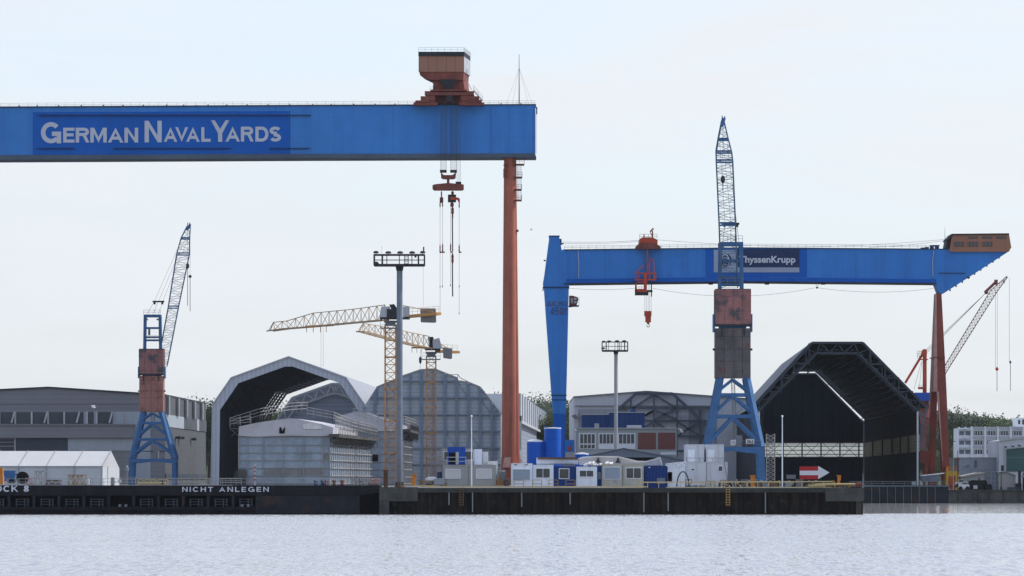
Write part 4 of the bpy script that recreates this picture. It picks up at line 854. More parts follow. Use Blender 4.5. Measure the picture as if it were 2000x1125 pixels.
for f in (.66, .71, .76, .82, .88):
    for a, c in zip(il, il[1:]): b.bar(a + ax * f, c + ax * f, .5, .5)
b.build('open_purlin', 'dark', hl)
b = MB()
e0 = [p + ax * .97 for p in il]; sh = Vector((0, 0, 0))
cen = Vector((il[3].x / 2 + il[4].x / 2, 0, 10)); 
def shrink(p, m_): c = Vector((cen.x + ax.x * .97, p.y, GZ)); q = c + (p - c) * m_; q.y = p.y; return q
e1 = [shrink(p, .965) for p in e0]; e2 = [shrink(p, .87) for p in e0]
for a, c in zip(e1, e1[1:]): b.bar(a, c, .5)
for a, c in zip(e2, e2[1:]): b.bar(a, c, .45)
for (a, c), (a2, c2) in zip(zip(e1, e1[1:]), zip(e2, e2[1:])):
    n = max(2, int((c - a).length / 3.2))
    for i in range(n): b.bar(a.lerp(c, i / n), a2.lerp(c2, (i + .5) / n), .3); b.bar(a2.lerp(c2, (i + .5) / n), a.lerp(c, (i + 1) / n), .3)
b.build('end_truss', 'mast2', hl)
b = MB(); b.loft([p + Vector((0, 1.2, 0)) for p in e1], [p + Vector((0, 2.2, 0)) for p in e1]); b.build('back_wall', 'backwall', hl)

# ============================================================ ribbed arched shed
Ys = 1130; g = G(Ys); k = g.k
sh = thing('arched_shed', 'blue-grey arched shed with a closed front of upright ribs and level rails', 'shed', g(840, 948, 0).xyz)
SO = [(703, 948), (703, 806), (735, 757), (790, 733.5), (822, 722.5), (850, 721.5), (893, 738.5), (893, 744), (915, 747), (938, 756.5), (978, 809), (978, 948)]
b = MB(); g.poly(b, SO, 0, 1); b.build('front_wall', 'shed', sh)
b = MB(); b.shell([g(x, y, .1) for x, y in SO], [g(x + 6, y + 3, 100) for x, y in SO]); b.build('roof', 'roofl', sh)
def topy(x):
    for a, c in zip(SO, SO[1:]):
        if a[0] <= x <= c[0] and c[0] > a[0]: return a[1] + (c[1] - a[1]) * (x - a[0]) / (c[0] - a[0])
    return 800
b = MB()
for x in (712, 731, 733.5, 754, 777, 801, 822, 824.5, 846, 868, 870.5, 891, 893.5, 914, 916.5, 937, 939.5, 960, 962, 969):
    w_ = .26 if x not in (969,) else .1; b.bar(g(x, 948, -.35), g(x, topy(x) + 2, -.35), w_, .5)
for y in (744.5, 777, 810, 842, 875, 907): 
    xs = [x for x in range(703, 979) if topy(x) < y - 1]; b.bar(g(max(704, xs[0]), y, -.55), g(min(977, xs[-1]), y, -.55), .25, .22); b.bar(g(max(704, xs[0]), y + 1.5, -.2), g(min(977, xs[-1]), y + 1.5, -.2), .4, .08)
for x, y in ((735, 790), (801, 747), (822, 727), (868, 731), (914, 750), (937, 760), (960, 790)): b.bar(g(x, y, -.5), g(x + 1.4, topy(x) + 1, -.3), .35)
b.build('rib', 'shedrib', sh)
b = MB()
for x, y, x2, y2 in ((735, 812, 754, 842), (937, 777, 960, 810), (893, 744, 914, 777), (869, 842, 891, 875), (914, 842, 937, 875), (754, 745, 777, 777)): b.bar(g(x, y, -.1), g(x2, y2, -.1), .12)
build_each(b, 'wall_brace', 'shedrib', sh)
b = MB()
for a, c in zip(SO[2:], SO[3:-1]): b.bar(g(a[0], a[1] - .5, -.1), g(c[0], c[1] - .5, -.1), .3)
b.path([g(874, 731.5, 1), g(894, 731, 1), g(894, 744, 1)], .1); b.path([g(894, 731, 1), g(899, 738, 1), g(914, 745, 1)], .12); b.build('roof_rail', 'scaf', sh)

# flat grey hall right of it
Yh = 1180; g = G(Yh)
fh = thing('factory_hall', 'pale grey flat-roofed hall running back between the red crane leg and the trees', 'hall', g(1000, 948, 30).xyz)
bx = .1535 * 60 - 13 * .118 + 1.2
p0 = g(1014, 771); b = MB()
x0 = g(952, 0).x; x1 = g(1014, 0).x
def skew(xa, ya, yb, d0, d1, xb=None):   # box whose right face runs back and right
    a = [g(xa, yb, d0), Vector((x1, g.Y + d0, g(0, yb).z)), Vector((x1, g.Y + d0, g(0, ya).z)), g(xa, ya, d0)]
    return a, [a[0] + Vector((0, 350, 0)), a[1] + Vector((bx, 350, 0)), a[2] + Vector((bx, 350, 0)), a[3] + Vector((0, 350, 0))]
b.loft(*skew(900, 769, 822, 0, 350)); b.build('upper_wall', 'cladw', fh)
x1 -= .4
b = MB(); b.loft(*skew(900, 822.2, 948, .3, 350)); b.build('lower_wall', 'backwall', fh)
b = MB()
for i in range(14):
    f = (i / 14) ** 1.0; q = Vector((g(1014, 0).x + bx * f + .15, g.Y + 350 * f, g(0, 769).z)); b.box(q.x - .2, q.x + .25, q.y, q.y + 3, g(0, 822).z, q.z + .1)
build_each(b, 'wall_rib', 'lgrey', fh)
b = MB(); b.box(x1 + .2, x1 + .9, g.Y - .5, g.Y + 1, GZ, g(0, 822).z); b.bar(g(1014, 824, 0) + Vector((.4, 0, 0)), Vector((g(1014, 0).x + bx + .4, g.Y + 350, g(0, 824).z)), .5, .6); g.box(b, 1015, 812, 1019, 830, 0, 1.5); b.build('corner_post', 'lgrey', fh)

# ============================================================ middle hangar with door truss
g = G(1080); k = g.k
mh = thing('hangar', 'pale grey low-pitched hangar with a dark steel truss around its door, behind the office', 'hangar', g(1300, 948, 0).xyz)
b = MB(); g.poly(b, [(1121, 775), (1262, 764), (1420, 775), (1492, 781), (1492, 948), (1121, 948)], 0, 90); b.build('wall', 'cladw', mh)
b = MB(); g.poly(b, [(1120, 774), (1262, 763), (1492, 780), (1492, 781.5), (1262, 764.5), (1120, 775.5)], -.6, 90); g.box(b, 1124, 792, 1400, 793, -.5, 0); b.build('roof_edge', 'grey', mh)
b = MB(); g.box(b, 1129, 799, 1224, 838, -.3, 0); g.box(b, 1345, 799, 1400, 948, -.2, 0); build_each(b, 'door_opening', 'doorgrey', mh)
b = MB(); T = [(1205, 802), (1242, 769), (1313, 769), (1388, 838)]
for a, c in zip(T, T[1:]): b.bar(g(*a, -1.2), g(*c, -1.2), .5, .6)
for x0, y0, x1, y1 in ((1242, 769, 1313, 769), (1232, 777, 1232, 798), (1277, 771, 1277, 948), (1322, 776, 1322, 948), (1210, 797, 1345, 797), (1215, 822, 1380, 822), (1235, 798, 1277, 771), (1277, 771, 1320, 797), (1260, 812, 1277, 802), (1277, 800, 1322, 820), (1277, 820, 1322, 797), (1277, 822, 1300, 838), (1322, 824, 1365, 850), (1322, 852, 1365, 824), (1322, 852, 1390, 852), (1240, 822, 1277, 802), (1250, 840, 1277, 824), (1367, 800, 1367, 948), (1345, 797, 1400, 797), (1322, 881, 1345, 881), (1367, 800, 1368, 870)):
    b.bar(g(x0, y0, -1), g(x1, y1, -1), .34, .45)
b.build('door_truss', 'trussd', mh)
b = MB(); b.rail(g(1290, 821, -2), g(1345, 821, -2), .9, .9, .06, 3); b.rail(g(1336, 835, -2), g(1366, 835, -2), .8, .9, .06, 2); b.build('walkway_railing', 'trussd', mh)
b = MB()
for x in (1118, 1130, 1122): b.bar(g(x, 808 + (x % 5), -1), g(x + 6, 818, -1), .5)
build_each(b, 'wall_bracket', 'grey', mh)
g = G(1040); k = g.k
pr = thing('plant_room', 'dark blue plant rooms standing on the roof behind the pale office', 'plant room', g(1200, 836, 5).xyz)
b = MB(); g.box(b, 1137, 810, 1190, 900, 0, 20); b.build('low_block', 'steelblue', pr)
b = MB(); g.box(b, 1189.8, 806, 1259, 900, -1, 20); g.poly(b, [(1230, 806), (1233, 799), (1242, 799), (1244, 806)], 4, 8); b.build('high_block', 'steelblue', pr)
b = MB(); g.box(b, 1136, 809, 1190, 810.3, -.2, 20); g.box(b, 1189, 805, 1260, 806.3, -1.2, 20); b.build('roof_edge', 'lgrey', pr)
b = MB(); g.box(b, 1161, 827, 1170, 838, -.3, 0); b.build('door', 'lgrey', pr)
g = G(1000); k = g.k
of_ = thing('office_building', 'pale grey office with white framed windows and two brown-red wall panels', 'office building', g(1225, 948, 0).xyz)
b = MB(); g.box(b, 1127, 837, 1322, 948, 0, 14); b.build('wall', 'office', of_)
b = MB(); g.box(b, 1126, 835.5, 1323, 837.2, -.4, 14.3); g.box(b, 1226, 830, 1254, 835.3, 4, 8); b.build('roof', 'lgrey', of_)
for x0, x1, y1, n in ((1131, 1164, 877, 4), (1169, 1200, 866, 4), (1207, 1241, 866, 4)):
    b = MB(); g.box(b, x0, 846, x1, 877, -.1, 0); wf = b.build('window_frame', 'offw', of_)
    wd = (x1 - x0 - 3) / n
    for i in range(n):
        xa = x0 + 1.5 + i * wd
        if y1 > 870: 
            b = MB(); g.box(b, xa + .6, 848, xa + wd - 1, 866, -.16, -.1); g.box(b, xa + .6, 868.5, xa + wd - 1, 875.5, -.16, -.1)
        else: b = MB(); g.box(b, xa + .6, 848, xa + wd - 1, 866, -.16, -.1)
        b.build('pane', 'glass', wf)
for x0, x1 in ((1246, 1281), (1285, 1319)):
    b = MB(); g.box(b, x0, 845, x1, 877.5, -.1, 0); b.build('infill_panel', 'brickred', of_)
b = MB(); g.box(b, 1290, 883, 1320, 888, -.12, 0); b.build('low_window', 'offw', of_)
b = MB()
for x, y in ((1121, 839), (1326, 838), (1329, 842)): b.bar(g(x, y, -1), g(x + 4, y + 2, -.5), .3)
build_each(b, 'wall_lamp', 'lgrey', of_)
g = G(1020)
bbx = thing('site_cabin', 'mid-blue site building with a small red patch between the blue leg and the office', 'cabin', g(1113, 948, 0).xyz)
b = MB(); g.box(b, 1104, 859, 1122, 883, 0, 10); b.build('body', 'tblue', bbx)
b = MB(); g.box(b, 1109, 872, 1116, 880, -.1, 0); b.build('patch', 'cranered', bbx)
b = MB(); g.box(b, 1103, 883, 1124, 948, -.4, 10); b.build('base', 'lgrey', bbx)
# dark blue-grey tent
g = G(700); k = g.k
st = thing('storage_tent', 'low blue-grey storage tent with a shallow gable behind the cabins', 'tent', g(1235, 951, 0).xyz)
b = MB(); g.poly(b, [(1085, 905), (1218, 876), (1350, 897), (1400, 914), (1400, 916), (1085, 916)], 0, 18); b.build('roof', 'slate', st)
b = MB(); g.box(b, 1090, 916, 1398, 951, .2, 17.5); b.build('wall', 'slate', st)
b = MB(); b.bar(g(1218, 875.6, -.1), g(1400, 913, -.1), .12); b.bar(g(1218, 875.6, -.1), g(1085, 904.5, -.1), .12); b.build('roof_edge', 'trussd', st)

# ============================================================ dark open hall (right)
Yf = 920; g = G(Yf); k = g.k; ax = Vector((4.2, 200, 0))
dh = thing('open_hall', 'dark open hall with a trussed portal and translucent wall band behind the arrow sign', 'hall', g(1640, 948, 0).xyz)
OUT = [(1470, 948), (1470, 795), (1586, 668), (1685, 668), (1811, 795), (1808, 815)]
INN = [(1482, 948), (1482, 803), (1595, 690), (1676, 690), (1792, 803), (1792, 948)]
il = [g(x, y) for x, y in INN]; ol = [g(x, y) for x, y in [(1470, 795), (1586, 668), (1685, 668), (1811, 795)]]
b = MB(); b.shell(ol, [p + ax * .87 for p in ol]); b.shell([p + ax * .87 for p in (ol[2].lerp(ol[3], .5), ol[3])], [p + ax for p in (ol[2].lerp(ol[3], .5), ol[3])]); b.build('roof', 'roofout', dh)
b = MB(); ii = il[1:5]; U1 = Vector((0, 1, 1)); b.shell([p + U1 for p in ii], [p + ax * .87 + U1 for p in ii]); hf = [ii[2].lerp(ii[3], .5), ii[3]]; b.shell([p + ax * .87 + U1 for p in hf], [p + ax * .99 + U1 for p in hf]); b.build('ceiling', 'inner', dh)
b = MB()
for j in range(3):
    n = 12 if j != 1 else 8
    for i in range(n + 1):
        p = ii[j].lerp(ii[j + 1], i / n); b.bar(p + ax * .01 + Vector((0, 0, .7)), p + ax * .865 + Vector((0, 0, .7)), .28, .3)
        if i % 3 == 0: b.bar(p + ax * .865 + Vector((0, 0, .7)), p + ax * .99 + Vector((0, 0, .7)), .2, .2)
for f in [.875 + .0155 * q for q in range(8)] + [.9915]:
    for a, c in zip(ii, ii[1:]): b.bar(a + ax * f + U1, c + ax * f + U1, 1.5, .12)
b.build('purlin', 'trussd', dh)
b = MB()       # portal truss
lo = [g(*p, -.5) for p in ((1482, 803), (1595, 690), (1676, 690), (1792, 803))]; hi = [g(*p, -.5) for p in ((1473, 793), (1586, 669.5), (1685, 669.5), (1809, 796))]
for f in (0, 6):
    o_ = Vector((0, f, 0))
    for a, c in zip(lo, lo[1:]): b.bar(a + o_, c + o_, .32, .35)
    for a, c in zip(hi, hi[1:]): b.bar(a + o_, c + o_, .35, .4)
    for j, n in ((0, 5), (1, 3), (2, 5)):
        for i in range(n):
            b.bar(lo[j].lerp(lo[j + 1], i / n) + o_, hi[j].lerp(hi[j + 1], (i + .5) / n) + o_, .17); b.bar(hi[j].lerp(hi[j + 1], (i + .5) / n) + o_, lo[j].lerp(lo[j + 1], (i + 1) / n) + o_, .17)
for x, y in ((1580, 690), (1700, 692), (1728, 718), (1755, 745), (1550, 718), (1525, 745)): b.bar(g(x, y - 20 if y == 690 else y - 6, -.7), g(x, y + 24, -.7), .2); b.bar(g(x, y + 20, -.7), g(x + (28 if x > 1640 else -28), y + 20, -.7), .2)
b.build('portal_truss', 'trussd2', dh)
b = MB(); g.box(b, 1790.5, 802, 1793.5, 949, -.5, .3); g.box(b, 1481, 802, 1484, 949, -.5, .3); build_each(b, 'portal_column', 'lgrey', dh)
b = MB(); bi = [p + ax for p in il]
SH = .93
e = list(bi); mid = (bi[0].x + bi[5].x) / 2
e[2] = bi[2] + Vector((0, 0, .5)); e[3] = bi[3] + Vector((0, 0, .5)); e[1] = bi[1]; e[4] = bi[4]
zb0 = CH + (940 - 893) * .112; zb1 = CH + (940 - 864.5) * .112
up = [Vector((e[1].x, e[1].y, zb1)), e[1], e[2], e[3], e[4], Vector((e[4].x, e[4].y, zb1))]
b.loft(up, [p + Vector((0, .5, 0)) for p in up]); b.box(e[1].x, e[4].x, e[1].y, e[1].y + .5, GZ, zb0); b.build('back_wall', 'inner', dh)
b = MB(); b.box(e[1].x, e[4].x - .3, e[1].y + .1, e[1].y + .35, zb0, zb1); tb = b.build('translucent_band', 'bandt', dh)
b = MB(); n = 7; wd_ = 4.14
xr = e[4].x - 1.2; zz = [zb0, zb0 + (zb1 - zb0) * .2, zb0 + (zb1 - zb0) * .47, zb0 + (zb1 - zb0) * .75, zb1]
for z in zz: b.bar((e[1].x, e[1].y - .1, z), (e[4].x, e[1].y - .1, z), .16)
for i in range(n):
    xa = xr - i * wd_; b.bar((xa, e[1].y - .2, zb0 - .4), (xa, e[1].y - .2, zb1 + .2), .3)
    b.bar((xa - .3, e[1].y - .15, zb0), (xa - wd_ + .3, e[1].y - .15, zb1), .1); b.bar((xa - .3, e[1].y - .15, zb1), (xa - wd_ + .3, e[1].y - .15, zb0), .1)
b.build('band_frame', 'dark', tb)
b = MB(); b.bar(Vector((e[4].x, e[4].y - .3, GZ)), e[4] + Vector((0, -.3, 0)), .5); b.build('corner_column', 'white', dh)
b = MB()
for a, c in zip(e[1:], e[2:5]): b.bar(a + Vector((0, -.3, 0)), c + Vector((0, -.3, 0)), .35)
b.build('gable_edge', 'signgrey', dh)
# right side wall with a dim band
def sw_(z0, z1, name, mat, f0=0, f1=1, o_=0):
    b = MB(); a = il[4] + ax * f0; c = il[4] + ax * f1
    b.hexa([Vector((a.x - o_, a.y, z0)), Vector((a.x + .4, a.y, z0)), Vector((c.x + .4, c.y, z0)), Vector((c.x - o_, c.y, z0)), Vector((a.x - o_, a.y, z1)), Vector((a.x + .4, a.y, z1)), Vector((c.x + .4, c.y, z1)), Vector((c.x - o_, c.y, z1))]); return b.build(name, mat, dh)
z0_ = CH + (940 - 879) * k; z1_ = CH + (940 - 849) * k
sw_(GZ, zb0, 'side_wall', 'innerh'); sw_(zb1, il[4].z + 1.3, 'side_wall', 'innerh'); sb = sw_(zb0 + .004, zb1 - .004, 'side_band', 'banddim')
b = MB()
for f in (.0, .13, .27, .42, .6, .8): p = il[4] + ax * f; b.box(p.x - .25, p.x, p.y, p.y + .5, zb0, zb1)
b.build('side_post', 'dark', dh)
il_ = il[1]
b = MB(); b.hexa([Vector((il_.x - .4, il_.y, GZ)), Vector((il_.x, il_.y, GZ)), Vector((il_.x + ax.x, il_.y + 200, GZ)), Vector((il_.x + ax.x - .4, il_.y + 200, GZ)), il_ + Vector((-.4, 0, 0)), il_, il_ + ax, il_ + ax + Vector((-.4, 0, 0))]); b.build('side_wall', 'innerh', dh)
b = MB()
for x in (1795, 1800, 1806): b.bar(g(x + 2, 828, 4), g(x, 880, 2), .35)
b.bar(g(1793, 803, 0), g(1808, 815, 0), .3); b.bar(g(1793, 803, 0), g(1804, 830, 0), .25); b.bar(g(1811, 796, 0), g(1802, 830, 0), .35); b.build('side_truss', 'trussd', dh)

# ============================================================ scaffold-clad blocks
def clad_block(label, Yc, xa, xb, xr, Yr, ytop, tarp, cols, rows, rail_, eave, darkpanels=()):
    g = G(Yc); k = g.k
    t = thing('scaffold_enclosure', label, 'scaffolded block', g((xa + xb) / 2, 950, 5).xyz, 'scaffolded sheeted blocks')
    A = g(xa, ytop); Bp = g(xb, ytop); Cp = Vector(((xr - 1000) / F * Yr, Yr, A.z)); left = Vector((Cp.x - (Bp.x - A.x), Yr, A.z))
    dn = lambda p: Vector((p.x, p.y, GZ))
    b = MB(); b.loft([A, Bp, dn(Bp), dn(A)], [left, Cp, dn(Cp), dn(left)]); b.build('sheeting', 'plast', t)
    b = MB(); b2 = MB(); xs = [xa + (xb - xa) * c for c in cols]; 
    for x in xs: g.box(b, x - .7, ytop, x + .7, 948, -.25, -.02)
    for y in rows: g.box(b, xa, y - .5, xb, y + .5, -.2, -.02)
    n = 22
    for i in range(n + 1): 
        p = Bp.lerp(Cp, i / n); b.bar(p + Vector((.2, 0, 0)), dn(p) + Vector((.2, 0, 0)), .16)
    for j, y in enumerate(rows):
        z = g(0, y).z; b.bar(Vector((Bp.x + .25, Bp.y, z)), Vector((Cp.x + .25, Cp.y, z)), .14)
    b.build('scaffold_frame', 'scaf', t)
    for c0, r0, mt_ in darkpanels:
        b = MB(); g.box(b, xs[c0] + .9, rows[r0] + .7, xs[c0 + 1] - .9, rows[r0 + 1] - .7, -.1, .05); b.build('sheet_panel', mt_, t)
    if tarp:
        b = MB(); b.loft([g(x, y, -.5) for x, y in tarp], [g(x, y, 0) + (Cp - Bp) * .6 for x, y in tarp]); b.build('roof_tarp', 'tarp', t)
    b = MB()
    for pts, h_ in rail_:
        for a, c in zip(pts, pts[1:]): b.rail(P(*a), P(*c), h_, 1.9, .08, 3)
    b.build('roof_scaffold', 'scaf', t)
    b = MB(); ex = 1.6
    a = Bp + Vector((0, -1.2, .3)); c = Cp + Vector((0, 0, .3))
    b.hexa([a + Vector((-.2, 0, -.5)), a + Vector((ex, 0, -.5)), c + Vector((ex, 0, -.5)), c + Vector((-.2, 0, -.5)), a + Vector((-.2, 0, .1)), a + Vector((ex, 0, .1)), c + Vector((ex, 0, .1)), c + Vector((-.2, 0, .1))])
    for i in range(26): p = a.lerp(c, i / 26); b.bar(p + Vector((ex, 0, 0)), p + Vector((.1, 0, -2.2)), .14); b.bar(p + Vector((ex - .1, 0, -.3)), p + Vector((ex - .1, 0, -1.2 - .5 * (i % 3))), .12); b.bar(p + Vector((ex, 0, 0)), p + Vector((ex, 0, .9 + .4 * (i % 2))), .07)
    b.bar(a + Vector((.4, 0, -1.1)), c + Vector((.4, 0, -1.1)), .5)
    b.bar(a + Vector((ex, 0, .9)), c + Vector((ex, 0, .9)), .07)
    b.build('eave_platform', 'scafb', t)
    return t, g
tarp = [(466, 851), (467, 833), (500, 826), (540, 820), (568, 817), (580, 818), (628, 828), (651, 835), (650, 850), (630, 852), (560, 851), (500, 853)]
rows = [853, 869, 884, 899, 914, 929, 944]
s1, g = clad_block('pale scaffold-clad block with a torn shrink-wrap roof in front of the open arched hall', 900, 466, 645, 724, 985, 852, tarp, (0, .10, .27, .49, .71, .92, .99), rows,
  [([(449, 835, 898), (508, 817, 898), (568, 806, 905), (600, 804, 910)], 1.7), ([(449, 833, 905), (490, 829, 905)], 1.4), ([(600, 813, 912), (650, 822, 905), (690, 837, 940), (737, 849, 985)], 1.6), ([(655, 835, 902), (690, 845, 940), (738, 856, 985)], 1.9)], True,
  [(2, 4, 'plastb'), (3, 4, 'plastb'), (4, 4, 'plastb'), (5, 2, 'plastb')] + [(c, r, mm) for c, r, mm in ((1, 0, 'plast'), )])
b = MB(); g.poly(b, [(546, 835), (549, 834), (552, 842), (555, 835), (557.5, 835), (556, 846), (550, 847), (545.5, 846)], -.62, -.45); b.build('torn_hole', 'void', s1)
b = MB(); g.poly(b, [(592, 829), (605, 828), (628, 833), (628, 838), (593, 838)], -.7, -.5); b.build('loose_sheet', 'tarpw', s1)
b = MB(); g.box(b, 450, 836, 466, 838, -.5, 3); b.bar(g(450, 838), g(466, 852), .15); b.bar(g(452, 852), g(466, 838), .12); b.rail(g(450, 836, -.5), g(466, 836, -.5), 1.6, .8, .07, 3); g.box(b, 466, 918, 480, 935, -1.5, -.3); b.build('side_platform', 'scafb', s1)
b = MB(); g.poly(b, [(455, 948), (459, 921), (466, 917), (480, 917), (480, 948)], -.6, 1); b.build('dark_lean_to', 'door', s1)
tarp2 = [(660, 842), (664, 812), (690, 805), (715, 806), (745, 816), (785, 830), (785, 842)]
s2, g = clad_block('farther scaffold-clad block partly hidden by the floodlight mast', 1000, 700, 786, 803, 1045, 842, tarp2, (0, .3, .46, .66, .99), [842, 856, 872, 887, 902, 917, 932, 945],
  [([(737, 826, 995), (790, 831, 1000), (813, 838, 1045)], 1.8), ([(690, 812, 1000), (738, 826, 995)], 1.5)], True, [(1, 3, 'void')])  # the void panel paints the dark of an opening in the sheeting

# ============================================================ dock gate
g = G(600); k = g.k
dg = thing('dock_gate', 'long black dock gate lettered DOCK 8 and NICHT ANLEGEN', 'dock gate', g(330, 1005, 5).xyz)
b = MB(); g.poly(b, [(-150, 948), (741, 948), (741, 962), (700, 968), (-150, 968)], 0, 12); b.build('upper_beam', 'hull', dg)
b = MB(); g.box(b, -150, 968, 500, 1004, 2.2, 11.5); g.box(b, 500, 960, 741, 1006, 1.5, 11.5); b.build('recess', 'void', dg)
b = MB(); g.box(b, -150, 990, 500, 996, -.1, 2.3); g.box(b, -150, 996.2, 702, 1010, .3, 2.3); b.build('lower_belt', 'hull', dg)
for i in range(13):
    x = 17.5 + 48.6 * (i - 3)
    if x > 505: break
    b = MB(); g.box(b, x - 2.5, 968.3, x + 2.5, 991, -.05, 2.2); b.build('rib', 'hull2', dg)
    if i in (7,): continue
    b = MB(); xa = x + 11; xb = x + 38
    if xb < 500:
        for yy in (975, 980, 985): b.bar(g(xa, yy, 1), g(xb, yy, 1), .08)
        for xx in (xa + 2, xb - 9, xb - 2): b.bar(g(xx, 974, 1), g(xx, 990, 1), .12)
        b.build('recess_railing', 'trussd', dg)
b = MB(); g.box(b, 499, 968.4, 702, 1003, -.06, 1.6); b.build('side_plate', 'hull2', dg)
b = MB()
for x in (231, 243, 470, 482): g.box(b, x, 985, x + 5, 990, .3, 1)
build_each(b, 'mooring_block', 'grey', dg)
b = MB(); text2(b, 'DOCK 8', g, -25, 948.3, 56.5, 960.5, -.03, .2, .18, .04); text2(b, 'NICHT', g, 356, 951, 416, 960.5, -.03, .17, .32, .04); text2(b, 'ANLEGEN', g, 428, 951, 525, 960.5, -.03, .17, .32, .04); b.build('lettering', 'letter', dg)
b = MB(); b.rail(g(-150, 948, .3), g(741, 948, .3), .78, 1.25, .045, 2); b.rail(g(-150, 948, 11.5), g(741, 948, 11.5), .78, 1.25, .045, 2); b.build('railing', 'scaf', dg)
# ============================================================ pier
pi_ = thing('pier', 'dark sheet-piled pier with a concrete cap carrying the site cabins', 'pier', g(1215, 1005, 5).xyz)
b = MB(); g.box(b, 742, 953, 1687, 962, -.25, 1.5); b.build('cap', 'cap', pi_)
b = MB()
n = 164
for i in range(n):
    x = 745 + (1684 - 745) * i / n; d_ = (0, .06, .45, .40)[i % 4]
    x2 = 745 + (1684 - 745) * (i + 1) / n; d2 = (0, .06, .45, .40)[(i + 1) % 4]
    b.add([g(x, 962, d_), g(x2, 962, d2), g(x2, 1012, d2), g(x, 1012, d_)], [(0, 1, 2, 3)])
g.box(b, 745, 962, 1684, 1012, .3, 1); b.box(g(1684, 0).x - .3, g(1684, 0).x, 600.3, 928, -1, GZ - .2)
b.build('sheet_piling', 'pile', pi_)
b = MB(); g.box(b, 741, 951.5, 816, 979, -.4, 1.2); g.box(b, 741, 978, 760, 1012, -.4, 1.2); g.box(b, 1612, 953.5, 1687.5, 979, -.4, 1.2); g.box(b, 1672, 979, 1686, 1012, .1, 3); build_each(b, 'corner_block', 'concrete', pi_)
b = MB()
for x, y1 in ((877, 986), (923, 1000), (1019, 990), (1113.5, 985), (1257.5, 1000), (1305, 998), (1495, 1002)): g.box(b, x - 1.1, 962, x + 1.1, y1, -.12, .02)
build_each(b, 'fender_strip', 'grey', pi_)
for x, c_ in ((901.5, 'rust'), (1421.5, 'ochre')):
    b = MB()
    for dx in (-3.5, 3.5): b.bar(g(x + dx, 952, -.4), g(x + dx, 988, -.4), .08)
    for i in range(7): b.bar(g(x - 3.5, 956 + i * 5, -.4), g(x + 3.5, 956 + i * 5, -.4), .1)
    b.build('ladder', c_, pi_)
b = MB(); b.bar(g(830, 950.5, -.1), g(1265, 950.5, -.1), .13); b.bar(g(1265, 950.5, -.1), g(1244, 952, -.1), .12); b.bar(g(1248, 942, -.1), g(1625, 940.5, -.1), .13); b.bar(g(1248, 942, -.1), g(1244, 950, -.1), .1)
for i in range(18): x = 1265 + i * 21.5; b.bar(g(x, 941.5, -.1), g(x, 953, -.1), .08)
b.bar(g(1300, 951.5, -.1), g(1625, 951.5, -.1), .07); b.bar(g(808, 949, -.1), g(850, 949, -.1), .12); b.build('edge_rail', 'sandrail', pi_)
b = MB()
for x in (1004, 1040, 1072, 1105): 
    for a, c in (((x, 952), (x, 939)), ((x, 937.5), (x + 17, 937.5)), ((x + 18, 939), (x + 18, 952)), ((x, 945), (x + 18, 945)), ((x, 939), (x + 1, 937.5)), ((x + 17, 937.5), (x + 18, 939))): b.bar(g(*a, -.1), g(*c, -.1), .07)
b.build('hoop_guard', 'ochre', pi_)

# ============================================================ cabins
def cabin(name, label, cat, x0, y0, x1, y1, d0, dep, mat, wins=(), frame=None, group='site cabins and containers on the pier', g=None):
    g = g or G(606); t = thing(name, label, cat, g((x0 + x1) / 2, y1, d0 + dep / 2).xyz, group)
    b = MB(); g.box(b, x0 + .4, y0 + 1, x1 - .4, y1, d0, d0 + dep); b.build('body', mat, t)
    b = MB()
    for xa, xb in ((x0, x0 + 1.8), (x1 - 1.8, x1)): g.box(b, xa, y0, xb, y1, d0 - .05, d0 + .25); g.box(b, xa, y0, xb, y1, d0 + dep - .25, d0 + dep + .05)
    g.box(b, x0 + 1.8, y0, x1 - 1.8, y0 + 2.2, d0 - .04, d0 + dep + .04); g.box(b, x0 + 1.8, y1 - 1.5, x1 - 1.8, y1 - .01, d0 - .04, d0 + .2); b.build('frame', frame or mat, t)
    for kind, a, b0, c, e_, *mm in wins:
        bb = MB()
        if kind == 'shutter': g.box(bb, a, b0, c, e_, d0 - .1, d0); q = bb.build('roller_shutter', mm[0] if mm else 'shutter', t); bb = MB(); g.box(bb, a - .8, b0 - 1.2, c + .8, b0, d0 - .16, d0); g.box(bb, a - 1, b0, a, e_ + .6, d0 - .12, d0); g.box(bb, c, b0, c + 1, e_ + .6, d0 - .12, d0); g.box(bb, a, e_, c, e_ + .8, d0 - .12, d0); bb.build('shutter_frame', 'white', q)
        elif kind == 'window':
            g.box(bb, a, b0, c, e_, d0 - .08, d0); q = bb.build('window_frame', 'white', t); n = mm[0] if mm else 2; w_ = (c - a - 1.6) / n
            for i in range(n): bb = MB(); g.box(bb, a + 1.4 + i * w_, b0 + 1.4, a + w_ * (i + 1) + .2, e_ - 1.4, d0 - .1, d0 - .03); bb.build('pane', 'glass', q)
        elif kind == 'door':
            g.box(bb, a, b0, c, e_, d0 - .07, d0); q = bb.build('door', mm[0], t); bb = MB(); g.box(bb, c - 1.2, (b0 + e_) / 2, c - .6, (b0 + e_) / 2 + .8, d0 - .12, d0 - .07); bb.build('handle', 'dark', q)
        elif kind == 'panel': g.box(bb, a, b0, c, e_, d0 - .06, d0); bb.build('panel', mm[0], t)
    return t
cabin('site_cabin', 'wide grey cabin with two closed pale roller shutters', 'cabin', 865, 908, 969, 951, 0, 5.5, 'cgrey', [('shutter', 871, 917.5, 899, 934), ('shutter', 930.5, 917, 959.5, 934), ('panel', 914.5, 911, 916, 950, 'grey')])
up = cabin('site_cabin', 'cream cabin with white windows stacked behind the bright blue entrance box', 'cabin', 862, 876, 924, 907.5, 2.5, 3, 'cream', [('window', 865.5, 881, 881, 899, 1), ('window', 906, 880, 925, 899, 1)])
